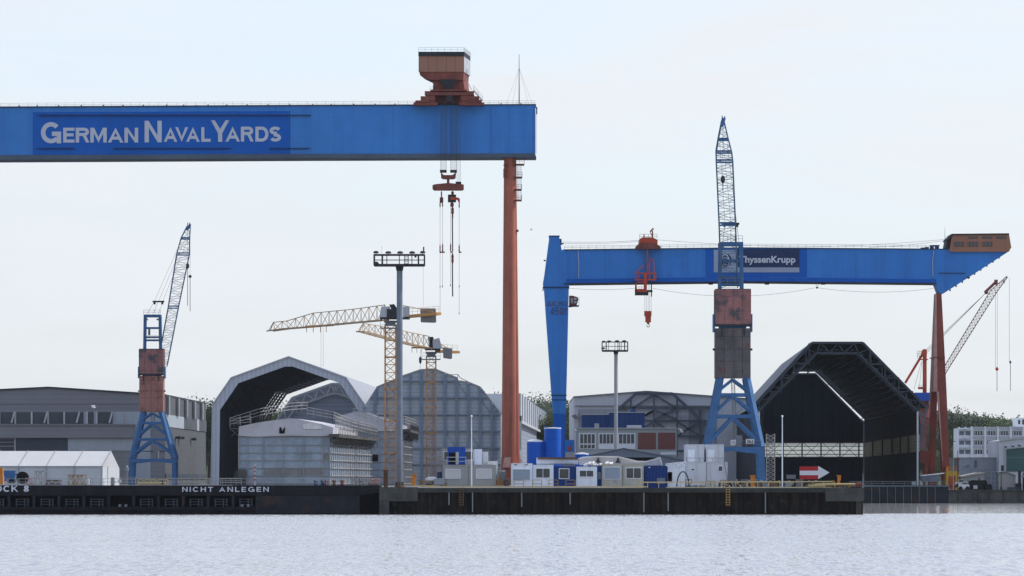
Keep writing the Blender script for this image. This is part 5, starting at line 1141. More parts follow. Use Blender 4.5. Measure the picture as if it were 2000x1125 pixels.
cabin('site_cabin', 'bright blue entrance box with an open doorway on top of the grey cabin', 'cabin', 874.5, 873, 908.5, 907, .3, 2.1, 'bblue', [('panel', 877, 884, 891, 906, 'void'), ('door', 890, 883, 896, 907, 'lgrey')])
cabin('site_cabin', 'small pale grey cabin at the right end of the upper level', 'cabin', 926, 877, 941, 907.5, 2.6, 4, 'white')
cabin('site_cabin', 'small grey-white cabin set back, farthest right on the upper level', 'cabin', 942, 882, 953, 907.5, 5.6, 3, 'lgrey')
one('balcony_railing', 'lgrey', 'double grey railing in front of the bright blue entrance box', 'railing', lambda b: (b.bar(G(606)(872, 893, -.3), G(606)(911, 893, -.3), .08), b.bar(G(606)(872, 901, -.3), G(606)(911, 901, -.3), .08), [b.bar(G(606)(x, 893, -.3), G(606)(x, 908, -.3), .06) for x in (873, 892, 910)]))
cabin('site_cabin', 'white cabin with a blue-grey roller shutter, leftmost of the long row', 'cabin', 998, 905, 1040, 952, 0, 6, 'white', [('shutter', 1002, 917, 1035, 937.5, 'bshutter'), ('panel', 1004, 907, 1010, 908.5, 'dark'), ('panel', 1025, 907, 1031, 908.5, 'dark')])
cabin('site_cabin', 'white cabin with a twin dark window, left of the blue cabin with one window', 'cabin', 1041, 908, 1081, 952, 0, 6, 'white', [('window', 1046, 914, 1075, 934, 2)])
cabin('site_cabin', 'dark blue cabin with a single white framed window', 'cabin', 1081.5, 911, 1125, 951, .1, 6, 'cblue', [('window', 1091.5, 914.5, 1112, 935.5, 1)])
cabin('site_cabin', 'bright white cabin with a wide double window between two blue containers', 'cabin', 1125.5, 911.5, 1166, 951, -.1, 6, 'white', [('window', 1131, 918, 1160, 932, 2)])
cabin('container', 'narrow dark blue container end squeezed between white and cream cabins', 'container', 1166.5, 910, 1175, 951, .3, 6, 'cblue', [('panel', 1167.5, 922, 1174, 936, 'mast')])
cabin('container', 'cream container with a blue-grey roller shutter', 'container', 1175.5, 906, 1216, 952, -.1, 6, 'cream', [('shutter', 1180, 913, 1211, 935.5, 'bshutter'), ('panel', 1198, 936.5, 1204, 943, 'panelw')])
cabin('site_cabin', 'cream cabin with a curtained twin window, beside the cream roller-shutter container', 'cabin', 1217, 905, 1257, 952, -.1, 6, 'cream', [('window', 1222, 913, 1253, 935, 2), ('panel', 1215.8, 909, 1217, 951, 'dark')])
cabin('container', 'dark blue windowless container with a small grey notice', 'container', 1259, 910, 1303, 953, .2, 6, 'cblue', [('panel', 1283, 933.5, 1299, 945, 'mast'), ('panel', 1267, 912, 1270, 914, 'white')])
cabin('site_cabin', 'low white shed with a black framed doorway and lattice awning', 'cabin', 1304, 911, 1338, 952, .5, 6, 'white', [('panel', 1304.5, 922, 1313, 940, 'void'), ('panel', 1305, 923.5, 1311, 938, 'lgrey')])
one('lattice_awning', 'white', 'white lattice frame tilting up on the low white shed roof', 'frame', lambda b: b.lattice([G(606)(1302, 911, .5), G(606)(1302, 906, .5), G(606)(1302, 906, 3), G(606)(1302, 911, 3)], [G(606)(1340, 909, .5), G(606)(1340, 902, .5), G(606)(1340, 902, 3), G(606)(1340, 909, 3)], 7, .12, .07))
gw = G(612)
cabin('container', 'wide white container cabin with two tiny windows under the stacked pair', 'container', 1340, 902.5, 1421, 948, 0, 6, 'whitec', [('window', 1349, 914, 1357, 920, 1), ('window', 1402, 909.5, 1412, 921, 1), ('panel', 1379.5, 904, 1380.5, 947, 'grey')], g=gw)
cabin('container', 'upper white container with a pale door outline, left of the dark gap', 'container', 1339, 868, 1375, 902, 0, 6, 'whitec', [('door', 1344, 878, 1357, 902, 'white'), ('panel', 1344, 877.5, 1357, 878, 'lgrey')], g=gw)
cabin('container', 'upper white container with a pale door outline, right of the dark gap', 'container', 1379, 868, 1414, 902, 0, 6, 'whitec', [('door', 1382, 878, 1395, 902, 'white'), ('panel', 1382, 877.5, 1395, 878, 'lgrey')], g=gw)
one('roof_walkway_railing', 'grey', 'thin railing between the upper and lower white containers', 'railing', lambda b: b.rail(gw(1340, 902, -.4), gw(1418, 902, -.4), .45, 1.5, .05, 1))
one('flood_cable', 'cable', 'black cable draped down the end of the lower white container', 'cable', lambda b: b.path([gw(1414, 903, -.3), gw(1417, 918, -.3), gw(1421, 938, -.3)], .04))
g = G(606.5)
one('fabric_roll', 'white', 'white rolled tarpaulin lying on the roofs of the first cabins', 'tarpaulin', lambda b: b.tube(g(1048, 901, 3), g(1130, 900, 3), .42, n=14))
one('canopy_strip', 'rust', 'dark brown-red strip along the top of the white roll', 'canopy', lambda b: g.box(b, 1050, 893, 1130, 896.5, 2, 4.5))
one('roof_tarpaulin', 'tarp', 'long sagging grey tarpaulin hung between posts above the middle cabins', 'tarpaulin', lambda b: g.poly(b, [(1130, 896), (1140, 893), (1165, 891.5), (1208, 892), (1225, 896), (1245, 901), (1262, 901.5), (1280, 897), (1290, 893), (1291, 897), (1293, 908), (1256, 909), (1165, 908), (1132, 908)], 2.5, 3.2))
one('tarpaulin_edge', 'tarpw', 'pale rope edge along the top of the sagging grey tarpaulin', 'rope', lambda b: b.path([g(x, y, 2.3) for x, y in [(1130, 896), (1140, 893), (1165, 891.5), (1208, 892), (1225, 896), (1245, 901), (1262, 901.5), (1280, 897), (1290, 893), (1293, 903), (1294, 909)]], .1))
one('tent_shade_sheet', 'void', 'dark sheet for the shade under the storage tent roof above the sagging tarpaulin', 'opening', lambda b: g.poly(b, [(1215, 893), (1285, 893), (1275, 898), (1262, 900), (1245, 900)], 3.4, 3.8))  # shaded inside of the storage tent, put in as a black sheet
def rubble(b):
    for i in range(26):
        x = 1140 + rnd.random() * 52; y = 906 + rnd.random() * 3 - 2 * math.sin((x - 1140) / 9) ** 2; b.bar(g(x, y, .5 + rnd.random()), g(x + rnd.uniform(2, 7), y + rnd.uniform(-3, 3), 1 + rnd.random()), .18)
one('scrap_pile', 'tarpw', 'pile of crumpled pale sheeting and scrap on the white cabin roof', 'scrap', rubble)
one('tarpaulin', 'tarpw', 'white tarpaulin slumped beside the right end of the wide grey cabin', 'tarpaulin', lambda b: g.poly(b, [(953, 901), (971, 900), (972, 912), (970, 926), (967, 925), (967, 908), (953, 907)], 1, 5))
for x, y in ((1169, 893), (1208, 893)):
    tag(MB().lathe(g(x, y + 11, 2), [(.3, 0), (.12, .5), (.06, .65)], 8).build('roof_cone', 'dark'), 'small black cone standing before the sagging tarpaulin, %s one' % ('left' if x < 1190 else 'right'), 'cone', 'black cones by the tarpaulin')
# tanks
g = G(680); k = g.k
def tank(label, x0, x1, y0, dome, rail_=False):
    r = (x1 - x0) / 2 * k; c = g((x0 + x1) / 2, 953, r); H = (953 - y0) * k
    t = thing('storage_tank', label, 'tank', c.xyz, 'blue tanks behind the cabins')
    b = MB(); b.lathe(c, [(r, 0), (r, H), (r * .98, H)], 36); b.build('shell', 'tank', t, True)
    b = MB(); b.lathe(c + Vector((0, 0, H)), [(r * 1.02, -.08), (r * 1.02, .06), (r * .8, dome * .5), (r * .4, dome * .85), (.05, dome)], 36); b.build('dome', 'tanktop', t, True)
    b = MB(); b.tube(c + Vector((r + .12, -.3, .2)), c + Vector((r + .12, -.3, H)), .07, n=6)
    for z in (.55, .8): b.lathe(c + Vector((0, 0, H * z)), [(r * 1.015, -.05), (r * 1.015, .05)], 36)
    if rail_:
        for i in range(16): a = math.pi * 2 * i / 16; p = c + Vector((math.cos(a) * r * .95, math.sin(a) * r * .95, H)); b.bar(p, p + Vector((0, 0, .35)), .04)
    b.build('pipe', 'tank', t)
tank('blue tank with a white dome, left and shorter of the two tall tanks', 1029, 1061, 862, .3)
tank('tallest blue tank with a flat pale top, beside the blue crane leg', 1063, 1096, 836, .12, True)
tank('small blue tank whose pale lid just shows above the cabins', 1123, 1150, 886.5, .18)
one('hose_bundle', 'tarpw', 'white hose hanging beside the left blue tank', 'hose', lambda b: b.path([g(1016, 880, 0), g(1018, 895, 0), g(1021, 902, 0), g(1018, 906, 0)], .12, 6))

# ============================================================ pier furniture
g = G(604); k = g.k
ar = thing('arrow_sign', 'large red and white direction arrow pointing right', 'sign', g(1590, 948, 0).xyz)
b = MB(); g.poly(b, [(1562, 919.4), (1598, 919.4), (1598, 911), (1599, 910.5), (1620, 923), (1599, 935.5), (1598, 935), (1598, 928), (1562, 928)], 0, .15); b.build('white_arrow', 'signw', ar)
b = MB(); g.box(b, 1562, 911, 1597.8, 919.3, .02, .14); g.box(b, 1562, 928.1, 1597.8, 936, .02, .14); b.build('red_stripe', 'red', ar)
b = MB()
for x in (1570, 1583, 1604): b.bar(g(x, 912, .3), g(x, 952, .3), .12)
b.bar(g(1591, 903, .2), g(1591, 912, .2), .08); b.build('support', 'dark', ar)
def scaf_tower(b):
    A = lambda y: [g(1500, y, 3), g(1516, y, 3), g(1516, y, 4.2), g(1500, y, 4.2)]
    b.lattice(A(951), A(847), 13, .08, .05, True, True, True)
    for y in (866, 888): g.box(b, 1500, y, 1516, y + 1.2, 3, 4.2)
one('scaffold_tower', 'scaf', 'narrow scaffold tower beside the blue crane leg', 'scaffold', scaf_tower)
for x, y0, lb in ((921, 815, 'slim white flagpole in front of the wide grey cabin'), (1527.5, 815, 'slim white flagpole left of the arrow sign')):
    t = thing('flagpole', lb, 'flagpole', g(x, 951, -.5).xyz, 'white flagpoles on the pier')
    b = MB(); b.tube(g(x, 952, -.5), g(x, y0, -.5), .085, .05, 8); b.build('pole', 'white', t)
    b = MB(); b.lathe(g(x, y0, -.5), [(.03, 0), (.13, .08), (.13, .16), (.03, .24)], 8); b.build('finial', 'white', t)
for x, y0, y1, w_, lb in ((1470, 928, 952, 4.8, 'orange post with a capped top standing near the scaffold tower'), (1638.5, 928, 952, 3.4, 'orange post with a wide cap at the right end of the pier'), (808, 926, 949, 4.5, 'bright orange post beside the foot of the near floodlight mast')):
    t = thing('mooring_post', lb, 'post', g(x, y1, .3).xyz, 'orange mooring posts')
    b = MB(); g.box(b, x - w_ + 1, y0 + 2, x + w_ - 1, y1, 0, .5); b.build('post', 'orange', t)
    b = MB(); g.box(b, x - w_ - .8, y0, x + w_ + .8, y0 + 2, -.1, .6); (g.box(b, x + w_ - 1, y0 + 2, x + w_ + .6, y0 + 10, .1, .4)); b.build('cap', 'orange', t)
one('rusty_pile', 'rust', 'brown rusty square pile at the left corner of the pier', 'pile', lambda b: (g.box(b, 749, 919, 757.5, 952, 0, .55), g.box(b, 748, 918, 758.5, 919.5, -.05, .6)))
def pipes(b):
    b.tube(g(1577, 948.5, 0), g(1668, 947, 0), .16, n=8); b.tube(g(1583, 950, .3), g(1640, 949.5, .3), .2, n=8)
    for x in (1580, 1592, 1606, 1618, 1630, 1650, 1656): b.tube(g(x, 948.8, -.1), g(x + 2, 948.8, -.1), .28, n=10)
    g.box(b, 1625, 938, 1630, 950, .2, .5); b.tube(g(1656, 949, -.1), g(1661, 949, -.1), .3, n=10)
one('pipe_manifold', 'ochre', 'row of ochre pipes and flanges below the arrow sign', 'pipework', pipes)
one('pale_pipe', 'sandrail', 'pale sandy pipe lying over the ochre pipes at the pier end', 'pipe', lambda b: (b.tube(g(1590, 946.5, -.35), g(1670, 945.5, -.35), .14, n=8), b.tube(g(1578, 949, -.4), g(1612, 948.5, -.4), .13, n=8)))
one('winch', 'oxide2', 'dark red winch at the right end of the pier', 'winch', lambda b: (g.box(b, 1672, 945, 1683, 951, 0, .6), b.tube(g(1673, 946, .1), g(1682, 946, .1), .22, n=10)))
one('corner_lamp_post', 'mast2', 'thin grey stand at the right end of the pier', 'stand', lambda b: (b.bar(g(1686, 925, .5), g(1686, 953, .5), .07), b.bar(g(1684, 953, .5), g(1688, 953, .5), .1)))
# ---- deck clutter on the pier (each a thing)
g = G(605)
def frame_(x0, x1, y0, lab, mat='ochre', cat='railing', d=1.0):
    def f(b):
        for x in (x0, x1): b.bar(g(x, y0, d), g(x, 952, d), .09)
        b.bar(g(x0, y0, d), g(x1, y0, d), .09); b.bar(g(x0, (y0 + 952) / 2, d), g(x1, (y0 + 952) / 2, d), .06)
    one('guard_frame', mat, lab, cat, f, 'ochre guard frames on the pier')
frame_(840, 872, 944, 'ochre guard frame left of the wide grey cabin')
frame_(1340, 1352, 937, 'ochre guard frame in front of the left part of the white container', d=1.5)
frame_(1408, 1424, 938, 'ochre guard frame by the right end of the white container', d=1.5)
frame_(1440, 1455, 941, 'ochre guard frame just left of the capped orange post', d=1.5)
frame_(1500, 1518, 943, 'ochre guard frame at the foot of the scaffold tower', d=1.5)
def block(name, lab, cat, x0, y0, x1, y1, mat, d=2.0, dep=1.2, extra=None):
    t = thing(name, lab, cat, g((x0 + x1) / 2, y1, d + dep / 2).xyz)
    b = MB(); g.poly(b, [(x0 + .6, y0), (x1 - .6, y0), (x1, y0 + 1), (x1, y1), (x0, y1), (x0, y0 + 1)], d, d + dep); b.build('body', mat, t)
    b = MB(); g.box(b, x0 - .5, y0 - .8, x1 + .5, y0 + .2, d - .05, d + dep + .05)
    for x in (x0, (x0 + x1) / 2, x1 - .8): g.box(b, x, y0 + 1, x + .8, y1, d - .08, d)
    b.build('frame', extra or 'grey', t); return t
block('equipment_crate', 'pale blue crate on the rail left of the wide grey cabin', 'crate', 848, 935, 868, 946, 'panelw', .6, 1, 'lgrey')
block('equipment_crate', 'small dark blue box behind the pale blue crate', 'crate', 853, 922, 863, 936, 'steelblue', 3)
block('generator', 'grey generator box by the foot of the blue numbered crane', 'generator', 1378, 940, 1398, 951, 'cream', 1, 1.2)
block('equipment_crate', 'low dark crate with a grey lid near the white container', 'crate', 1429, 942, 1447, 951, 'dark', 2.4)
block('tool_bin', 'grey steel bin left of the capped orange post', 'bin', 1450, 937, 1462, 951, 'grey', 2.2)
block('tool_bin', 'dull brown bin right of the capped orange post', 'bin', 1477, 942, 1490, 951, 'rust', 1)
block('generator', 'blue-grey machine box right of the slim flagpole', 'generator', 1535, 941, 1552, 951, 'panelw', 1.5)
block('equipment_crate', 'grey box directly under the left end of the arrow sign', 'crate', 1556, 937, 1570, 951, 'greyblock', .9)
block('control_box', 'small weathered box behind and left of the arrow sign', 'box', 1541, 928, 1558, 935, 'grey', 4, 1)
block('equipment_crate', 'brown box between the wide grey cabin and the first white cabin', 'crate', 984, 936, 994, 951, 'rust', 1)
block('valve_box', 'orange valve cabinet right of the wide grey cabin', 'cabinet', 971, 933, 976, 951, 'orange', .6, .5, 'ochre')
block('valve_box', 'second orange valve cabinet right of the wide grey cabin, the shorter one', 'cabinet', 978, 938, 982, 951, 'orange', .5, .5, 'ochre')
def wheelset(b):
    for x in (974, 979): b.lathe(g(x, 943, 1.2), [(.1, 0), (.5, .1), (.5, .9), (.1, 1)], 10)
one('grey_drum', 'grey', 'grey ribbed water drums behind the orange valve cabinets', 'drums', lambda b: b.lathe(g(981, 947, 3), [(.42, 0), (.42, 1.6), (.3, 1.7)], 16), None)
def mess(x0, x1, y0, n, seed):
    r_ = random.Random(seed)
    def f(b):
        for i in range(n):
            x = r_.uniform(x0, x1); y = r_.uniform(y0, 950); w_ = r_.uniform(1, 3.2); h_ = r_.uniform(1, 3.5); d = r_.uniform(1, 4)
            g.box(b, x, y, x + w_, min(951, y + h_), d, d + .3)
            if i % 3 == 0: b.bar(g(x, y, d), g(x + r_.uniform(-4, 4), 951, d), .07)
            if i % 4 == 0: b.bar(g(x - 3, y + 1, d), g(x + 4, y + r_.uniform(-2, 2), d), .06)
    return f
for i, (x0, x1, y0, n, mt_, lb) in enumerate((
    (1436, 1500, 936, 40, 'lgrey', 'grey machine parts between the capped orange post and white container'), (1520, 1600, 938, 34, 'panelw', 'pale blue-grey machine parts before the arrow sign'), (1404, 1470, 940, 34, 'rust', 'low rusty parts in front of the blue crane foot'), (1590, 1640, 941, 22, 'rust', 'rusty couplings between the arrow head and wide-capped post'), (690, 745, 938, 14, 'rust', 'rusty parts heaped by the lattice gangway'),
    (816, 850, 934, 16, 'ochre', 'tangle of ochre pipe fittings right of the floodlight mast'), (826, 848, 936, 10, 'dark', 'dark hoses heaped among the ochre pipe fittings'),
    (1404, 1440, 940, 14, 'rust', 'rusty gear scattered in front of the blue crane portal'), (1425, 1462, 939, 20, 'tarpw', 'pale gear scattered left of the capped orange post'),
    (1480, 1530, 939, 26, 'ochre', 'ochre gear around the scaffold tower foot'), (1505, 1560, 940, 26, 'dark', 'dark hoses between the scaffold tower and arrow sign'),
    (1352, 1380, 942, 8, 'tarpw', 'crumpled white sacks before the white container'), (1490, 1510, 940, 8, 'lgrey', 'pale fittings right of the brown bin'),
    (1540, 1600, 941, 26, 'rust', 'rusty valves below the arrow sign'), (876, 996, 948, 12, 'ochre', 'small ochre fittings along the rail of the grey cabin'))):
    one('deck_gear', mt_, lb, 'deck gear', mess(x0, x1, y0, n, i), 'loose gear lying on the pier')
one('white_sack', 'tarpw', 'heap of white sacks behind the ochre pipe fittings', 'sacks', lambda b: [b.lathe(g(x, 941, 1.5), [(.2, 0), (.5, .15), (.45, .4), (.1, .6)], 10) for x in (838, 843, 847)])
one('access_stairs', 'scaf', 'scaffold stairs leading up to the cream upper cabin', 'stairs', lambda b: (b.lattice([g(840, 950, 4), g(862, 950, 4), g(862, 950, 5.2), g(840, 950, 5.2)], [g(840, 890, 4), g(862, 890, 4), g(862, 890, 5.2), g(840, 890, 5.2)], 5, .08, .05), [b.bar(g(840, 948 - i * 14, 4), g(862, 934 - i * 14, 4), .14) for i in range(4)], b.bar(g(838, 891, 4), g(866, 891, 4), .1), b.bar(g(838, 899, 4), g(866, 899, 4), .08)))
one('bent_hose', 'void', 'black hose arching beside the white container cabins', 'hose', lambda b: b.path([g(1322 + 12 * (1 - math.cos(a * math.pi / 10)), 951 - 30 * math.sin(a * math.pi / 10), .2) for a in range(11)], .07, 5))
one('antenna_post', 'mast2', 'thin grey post with a box right of the floodlight mast', 'post', lambda b: (g.box(b, 788, 920, 796, 921, 3, 4), g.box(b, 788, 921, 791, 935, 3, 3.6), g.box(b, 792, 923, 794, 927, 3, 3.3), b.bar(g(795, 920, 3), g(795, 950, 3), .06)))
one('gangway_truss', 'scaf', 'white lattice gangway lying on the dock gate left of the rusty pile', 'gangway', lambda b: b.lattice([g(686, 947, 2), g(686, 934, 2), g(686, 934, 3.2), g(686, 947, 3.2)], [g(742, 947, 2), g(742, 938, 2), g(742, 938, 3.2), g(742, 947, 3.2)], 8, .12, .08))
one('steel_scrap', 'pink', 'tangle of pinkish steel lattice beside the rusty pile', 'scrap', lambda b: [b.bar(g(rnd.uniform(722, 738), 946, 1.4), g(rnd.uniform(722, 745), 935, 1.6), .16) for _ in range(12)])
g = G(606)
for i, (x, m_) in enumerate(((616, 'steelblue'), (629, 'steelblue'), (637, 'oxide2'), (652, 'rust'), (668, 'oxide2'))):
    t = one('bollard', m_, ('small blue drum, left of the pair on the dock gate', 'small blue drum, right of the pair on the dock gate', 'reddish drum just right of the blue drums', 'rusty drum between the two reddish drums', 'reddish drum nearest the lattice gangway')[i], 'drum', lambda b: b.lathe(g(x, 948, 1), [(.2, 0), (.24, .1), (.16, .3), (.28, .5), (.2, .62)], 10), 'drums on the dock gate')
# left deck
g = G(618)
def stillage(x0, x1, y0, y1, lab, mat='ochre'):
    one('stillage', mat, lab, 'rack', lambda b: b.lattice([g(x0, y1), g(x0, y0), g(x0, y0, 2), g(x0, y1, 2)], [g(x1, y1), g(x1, y0), g(x1, y0, 2), g(x1, y1, 2)], max(2, int((x1 - x0) / 7)), .1, .06, True), 'pipe racks on the left quay')
stillage(133, 167, 928, 946, 'tall ochre rack in front of the marquee tent'); stillage(68, 88, 921, 946, 'pale scaffold rack under the tent window', 'scaf'); stillage(90, 118, 938, 946, 'low rusty rack between the two taller racks', 'rust')
stillage(50, 66, 934, 946, 'pinkish scaffold rack left of the pale one', 'pink')
one('yellow_frame', 'sandrail', 'row of pale yellow hooped frames before the blue left crane', 'frames', lambda b: [b.path([g(x, 946), g(x, 938), g(x + 5, 936), g(x + 9, 938), g(x + 9, 946)], .14) for x in (270, 282, 294, 309, 318)])
one('low_pipe', 'sandrail', 'pale yellow pipe lying behind the hooped frames', 'pipe', lambda b: b.tube(g(268, 944, 1), g(322, 944, 1), .18, n=8))
def car(lab, cx, by, Y, L, mat, d=0, h=1.45, group=None, van=False):
    gg = G(Y); c = gg(cx, by, 0); t = thing('parked_van' if van else 'parked_car', lab, 'van' if van else 'car', c.xyz, group)
    X = lambda f: c.x + (f - .5) * L; y0 = Y; y1 = Y + 1.8; z = c.z
    prof = [(0, .3), (0, .75), (.04, .95), (.28, 1.0), (.4, h), (.78, h), (.93, 1.0), (1, .9), (1, .3)] if not van else [(0, .3), (0, 1.0), (.05, 1.2), (.2, h), (1, h), (1, .3)]
    b = MB(); b.loft([Vector((X(a), y0, z + e_)) for a, e_ in prof], [Vector((X(a), y1, z + e_)) for a, e_ in prof]); b.build('body', mat, t)
    b = MB(); wp = [(.31, 1.02), (.41, h - .1), (.76, h - .1), (.88, 1.02)] if not van else [(.07, 1.2), (.18, h - .15), (.3, h - .15), (.3, 1.2)]
    b.loft([Vector((X(a), y0 - .02, z + e_)) for a, e_ in wp], [Vector((X(a), y1 + .02, z + e_)) for a, e_ in wp]); b.build('window', 'glass', t)
    for f in (.18, .82):
        for yy in (y0 - .05, y1 - .2): b = MB(); b.tube(Vector((X(f), yy, z + .33)), Vector((X(f), yy + .25, z + .33)), .33, n=14); b.build('wheel', 'tyre', t)
    return t
car('small blue van at the far left in front of the tent', 12, 944, 640, 2.2, 'carb', van=True, h=1.6)
car('white car beside the blue van at the far left', 29, 944, 641, 1.9, 'carw', h=1.3)
block2 = one('cable_reel', 'hedge', 'black cable reel beside the cars in front of the tent', 'reel', lambda b: b.tube(g(42, 933, 1), g(42, 933, 2), .75, n=18))
one('orange_crate', 'orange', 'orange crate at the far left edge beside the blue van', 'crate', lambda b: (g.box(b, -8, 914, 2, 930, 2, 3), g.box(b, -9, 930, 3, 946, 1.8, 3.2)))
one('notice_box', 'tarpw', 'pale notice box on the quay left of the blue crane leg', 'box', lambda b: (g.box(b, 171, 934, 174, 946, 0, .5), g.box(b, 222, 939, 226, 944, 0, .4), g.box(b, 230, 937, 237, 943, 0, .3)))
one('quay_lamp', 'mast2', 'short quay lamp left of the blue left crane', 'lamp', lambda b: (b.bar(g(248, 946), g(248, 916), .1), g.box(b, 245, 914, 251, 919, -.2, .3), b.lathe(g(248, 914, 0), [(.1, 0), (.16, .12), (.02, .3)], 8)))
def fenceline(b):
    for x0, x1, y in ((325, 460, 934), (233, 262, 932), (460, 470, 934)): b.rail(g(x0, 947, 2), g(x1, 947, 2), (947 - y) * g.k, 1.6, .06, 3)
one('quay_fence', 'scaf', 'pale tubular fence along the left quay before the open hall', 'fence', fenceline)
one('striped_marker', 'tarpw', 'thin red and white marker post before the pale scaffold block', 'post', lambda b: b.bar(g(501, 907, -4), g(501, 948, -4), .1))
one('red_marker_bands', 'red', 'red bands of the striped marker post before the scaffold block', 'post bands', lambda b: [g.box(b, 499.8, y, 502.2, y + 3.5, -4.1, -3.9) for y in (911, 919, 927, 935)])

# ============================================================ floating crane behind right
g = G(1300); k = g.k
fc = thing('harbour_crane', 'orange-red harbour crane with a lattice jib rising right, behind the red gantry leg', 'crane', g(1800, 948, 5).xyz)
b = MB(); b.lattice([P(1843, 718, 1300), P(1850, 724, 1300), P(1850, 724, 1302), P(1843, 718, 1302)], [P(1935, 567, 1300), P(1946, 572, 1300), P(1946, 572, 1302), P(1935, 567, 1302)], 24, .2, .085, True)
b.lattice([P(1935, 567, 1300), P(1946, 572, 1300), P(1946, 572, 1302), P(1935, 567, 1302)], [P(1967, 539, 1300), P(1968, 541, 1300), P(1968, 541, 1301), P(1967, 539, 1301)], 6, .17, .085, True)
b.lattice([P(1800, 800, 1300), P(1808, 806, 1300), P(1808, 806, 1302), P(1800, 800, 1302)], [P(1843, 718, 1300), P(1850, 724, 1300), P(1850, 724, 1302), P(1843, 718, 1302)], 12, .2, .085)
jb = b.build('jib', 'pinkb', fc)
b = MB(); b.bar(g(1924, 571, .5), g(1944, 552, .5), .7); g.box(b, 1943, 546, 1949, 556, .2, 1.6); b.tube(g(1927, 571, .2), g(1927, 571, 1.6), .45, n=12); b.bar(g(1960, 548, .5), g(1962, 553, .5), .25); b.build('jib_head', 'oxide2', jb)
b = MB()
for y in (688, 692, 684): b.tube(g(1808, y, 1), g(1927, 571, 1), .05, n=3)
for x, y0, y1 in ((1945, 565, 718), (1948.5, 568, 718), (1948, 724, 764), (1972, 542, 706), (1974.2, 704, 763)): b.tube(g(x, y0, 1), g(x, y1, 1), .045 if y1 < 750 and y1 != 764 else .09, n=4)
b.path([g(1786, 760, 1), g(1800, 706, 1)], .05); b.path([g(1796, 760, 1), g(1801, 706, 1)], .05); b.build('rope', 'cable', fc)
b = MB(); b.lathe(g(1948, 724, 1), [(.1, 0), (.4, .2), (.42, .6), (.15, .95)], 10); b.build('hook_block', 'cranered', fc)
b = MB(); b.lathe(g(1974, 710, 1), [(.1, 0), (.26, .2), (.26, .5), (.1, .75)], 8); b.build('hook_block', 'dark', fc)
b = MB(); b.bar(g(1806, 684, 0), g(1806, 785, 0), 1.0, .5); b.bar(g(1804, 688, 0), g(1768, 748, 0), .6); b.bar(g(1800, 690, 0), g(1810, 690, 0), 1.4); b.bar(g(1806, 682, 0), g(1806, 687, 0), 1.0, 1.0); g.box(b, 1798, 701, 1812, 703, -1, 2); g.box(b, 1794, 756, 1808, 760, -1, 2); b.build('a_frame', 'cranered', fc)
b = MB(); b.rail(g(1791, 700, -1), g(1798, 700, -1), 1.8, .5, .08, 3); b.rail(g(1793, 760, -1), g(1809, 760, -1), 1, .8, .06); b.build('platform_railing', 'oxide2', fc)
b = MB(); g.box(b, 1785, 767, 1829, 783, -2, 5); b.build('machine_house', 'bblue', fc)
b = MB(); b.tube(g(1806, 783, 1.5), g(1806, 815, 1.5), 1.3, n=12); b.bar(g(1800, 790, -1), g(1830, 765, -1), .5)
for x in (1795.5, 1800.5, 1805.5): b.bar(g(x + 2.5, 828, -1), g(x, 900, -1), .55)
g.box(b, 1794, 815, 1830, 830, -1, 5); g.box(b, 1800, 884, 1826, 900, -1, 4); b.build('portal', 'oxide3', fc)

# ============================================================ right quay
g = G(907); k = g.k
rq = thing('dock_wall', 'black floating dock edge in front of the dark open hall', 'dock wall', g(1760, 983, 2).xyz)
b = MB(); g.box(b, 1620, 949.5, 1853, 990, .3, 8); b.build('wall', 'hull2', rq)
b = MB(); g.box(b, 1620, 947.8, 1853, 951, 0, 8.3)
for i in range(9): g.box(b, 1702 + i * 15.5, 951.2, 1703.4 + i * 15.5, 982, .1, .35)
b.build('rib', 'trussd', rq)
b = MB(); b.rail(g(1660, 948, .5), g(1852, 948, .5), .7, 2, .06, 2); g.box(b, 1781, 941, 1789, 949, .2, 1); b.build('railing', 'grey', rq)
qw = thing('quay_wall', 'stained low concrete quay wall at the far right', 'quay wall', g(1940, 983, 2).xyz)
b = MB(); g.box(b, 1853, 957.5, 2300, 992, .2, 3); b.build('wall', 'concrete', qw)
b = MB(); g.box(b, 1853, 956.5, 2300, 959, -.1, 3.2)
for i in range(10): g.box(b, 1870 + i * 30, 960, 1873 + i * 30, 978, -.05, .3)
g.box(b, 1910, 960, 1916, 982, -.12, .1); b.build('fender', 'cap', qw)
g = G(1150); k = g.k
ob = thing('office_block', 'white three storey office block with ribbon windows on the right', 'office building', g(1940, 957, 6).xyz)
b = MB(); g.box(b, 1873, 836, 2120, 957, 0, 14); b.build('wall', 'offw', ob)
b = MB(); g.box(b, 1895.5, 833, 1900, 893, -.4, 0)
for x in (1920, 1945, 1970, 1995, 2020, 2045): g.box(b, x + 2, 833, x + 5.5, 893, -.4, 0)
for x in (1872, 1884): g.box(b, x, 834, x + 3, 838, -.2, 1)
build_each(b, 'pilaster', 'offw', ob)
for j, y in enumerate((840.5, 859, 877)):
    for i, x in enumerate((1873.5, 1885.5)):
        b = MB(); g.box(b, x, y + 2, x + 9.5, y + 9.5, -.05, 0); wn = b.build('window', 'mast', ob)
        b = MB(); g.poly(b, [(x - .5, y - 3), (x + 10, y - 3), (x + 10.5, y + 1.5), (x - 1, y + 1.5)], -.5, -.06); b.build('awning', 'lgrey', wn)
    for x in (1901, 1926.5, 1951.5, 1976.5, 2001.5):
        b = MB(); g.box(b, x + .8, y + 1, x + 19.5, y + 9.5, -.05, 0); wn = b.build('window', 'glass', ob)
        b = MB()
        for i in range(4): g.box(b, x + 2.6 + i * 4.9, y + 1, x + 3.5 + i * 4.9, y + 9.5, -.12, -.05)
        build_each(b, 'mullion', 'offw', wn)
        b = MB(); g.box(b, x + .2, y - 7, x + 20.3, y - 1.5, -.2, 0); b.build('spandrel', 'lgrey', ob)
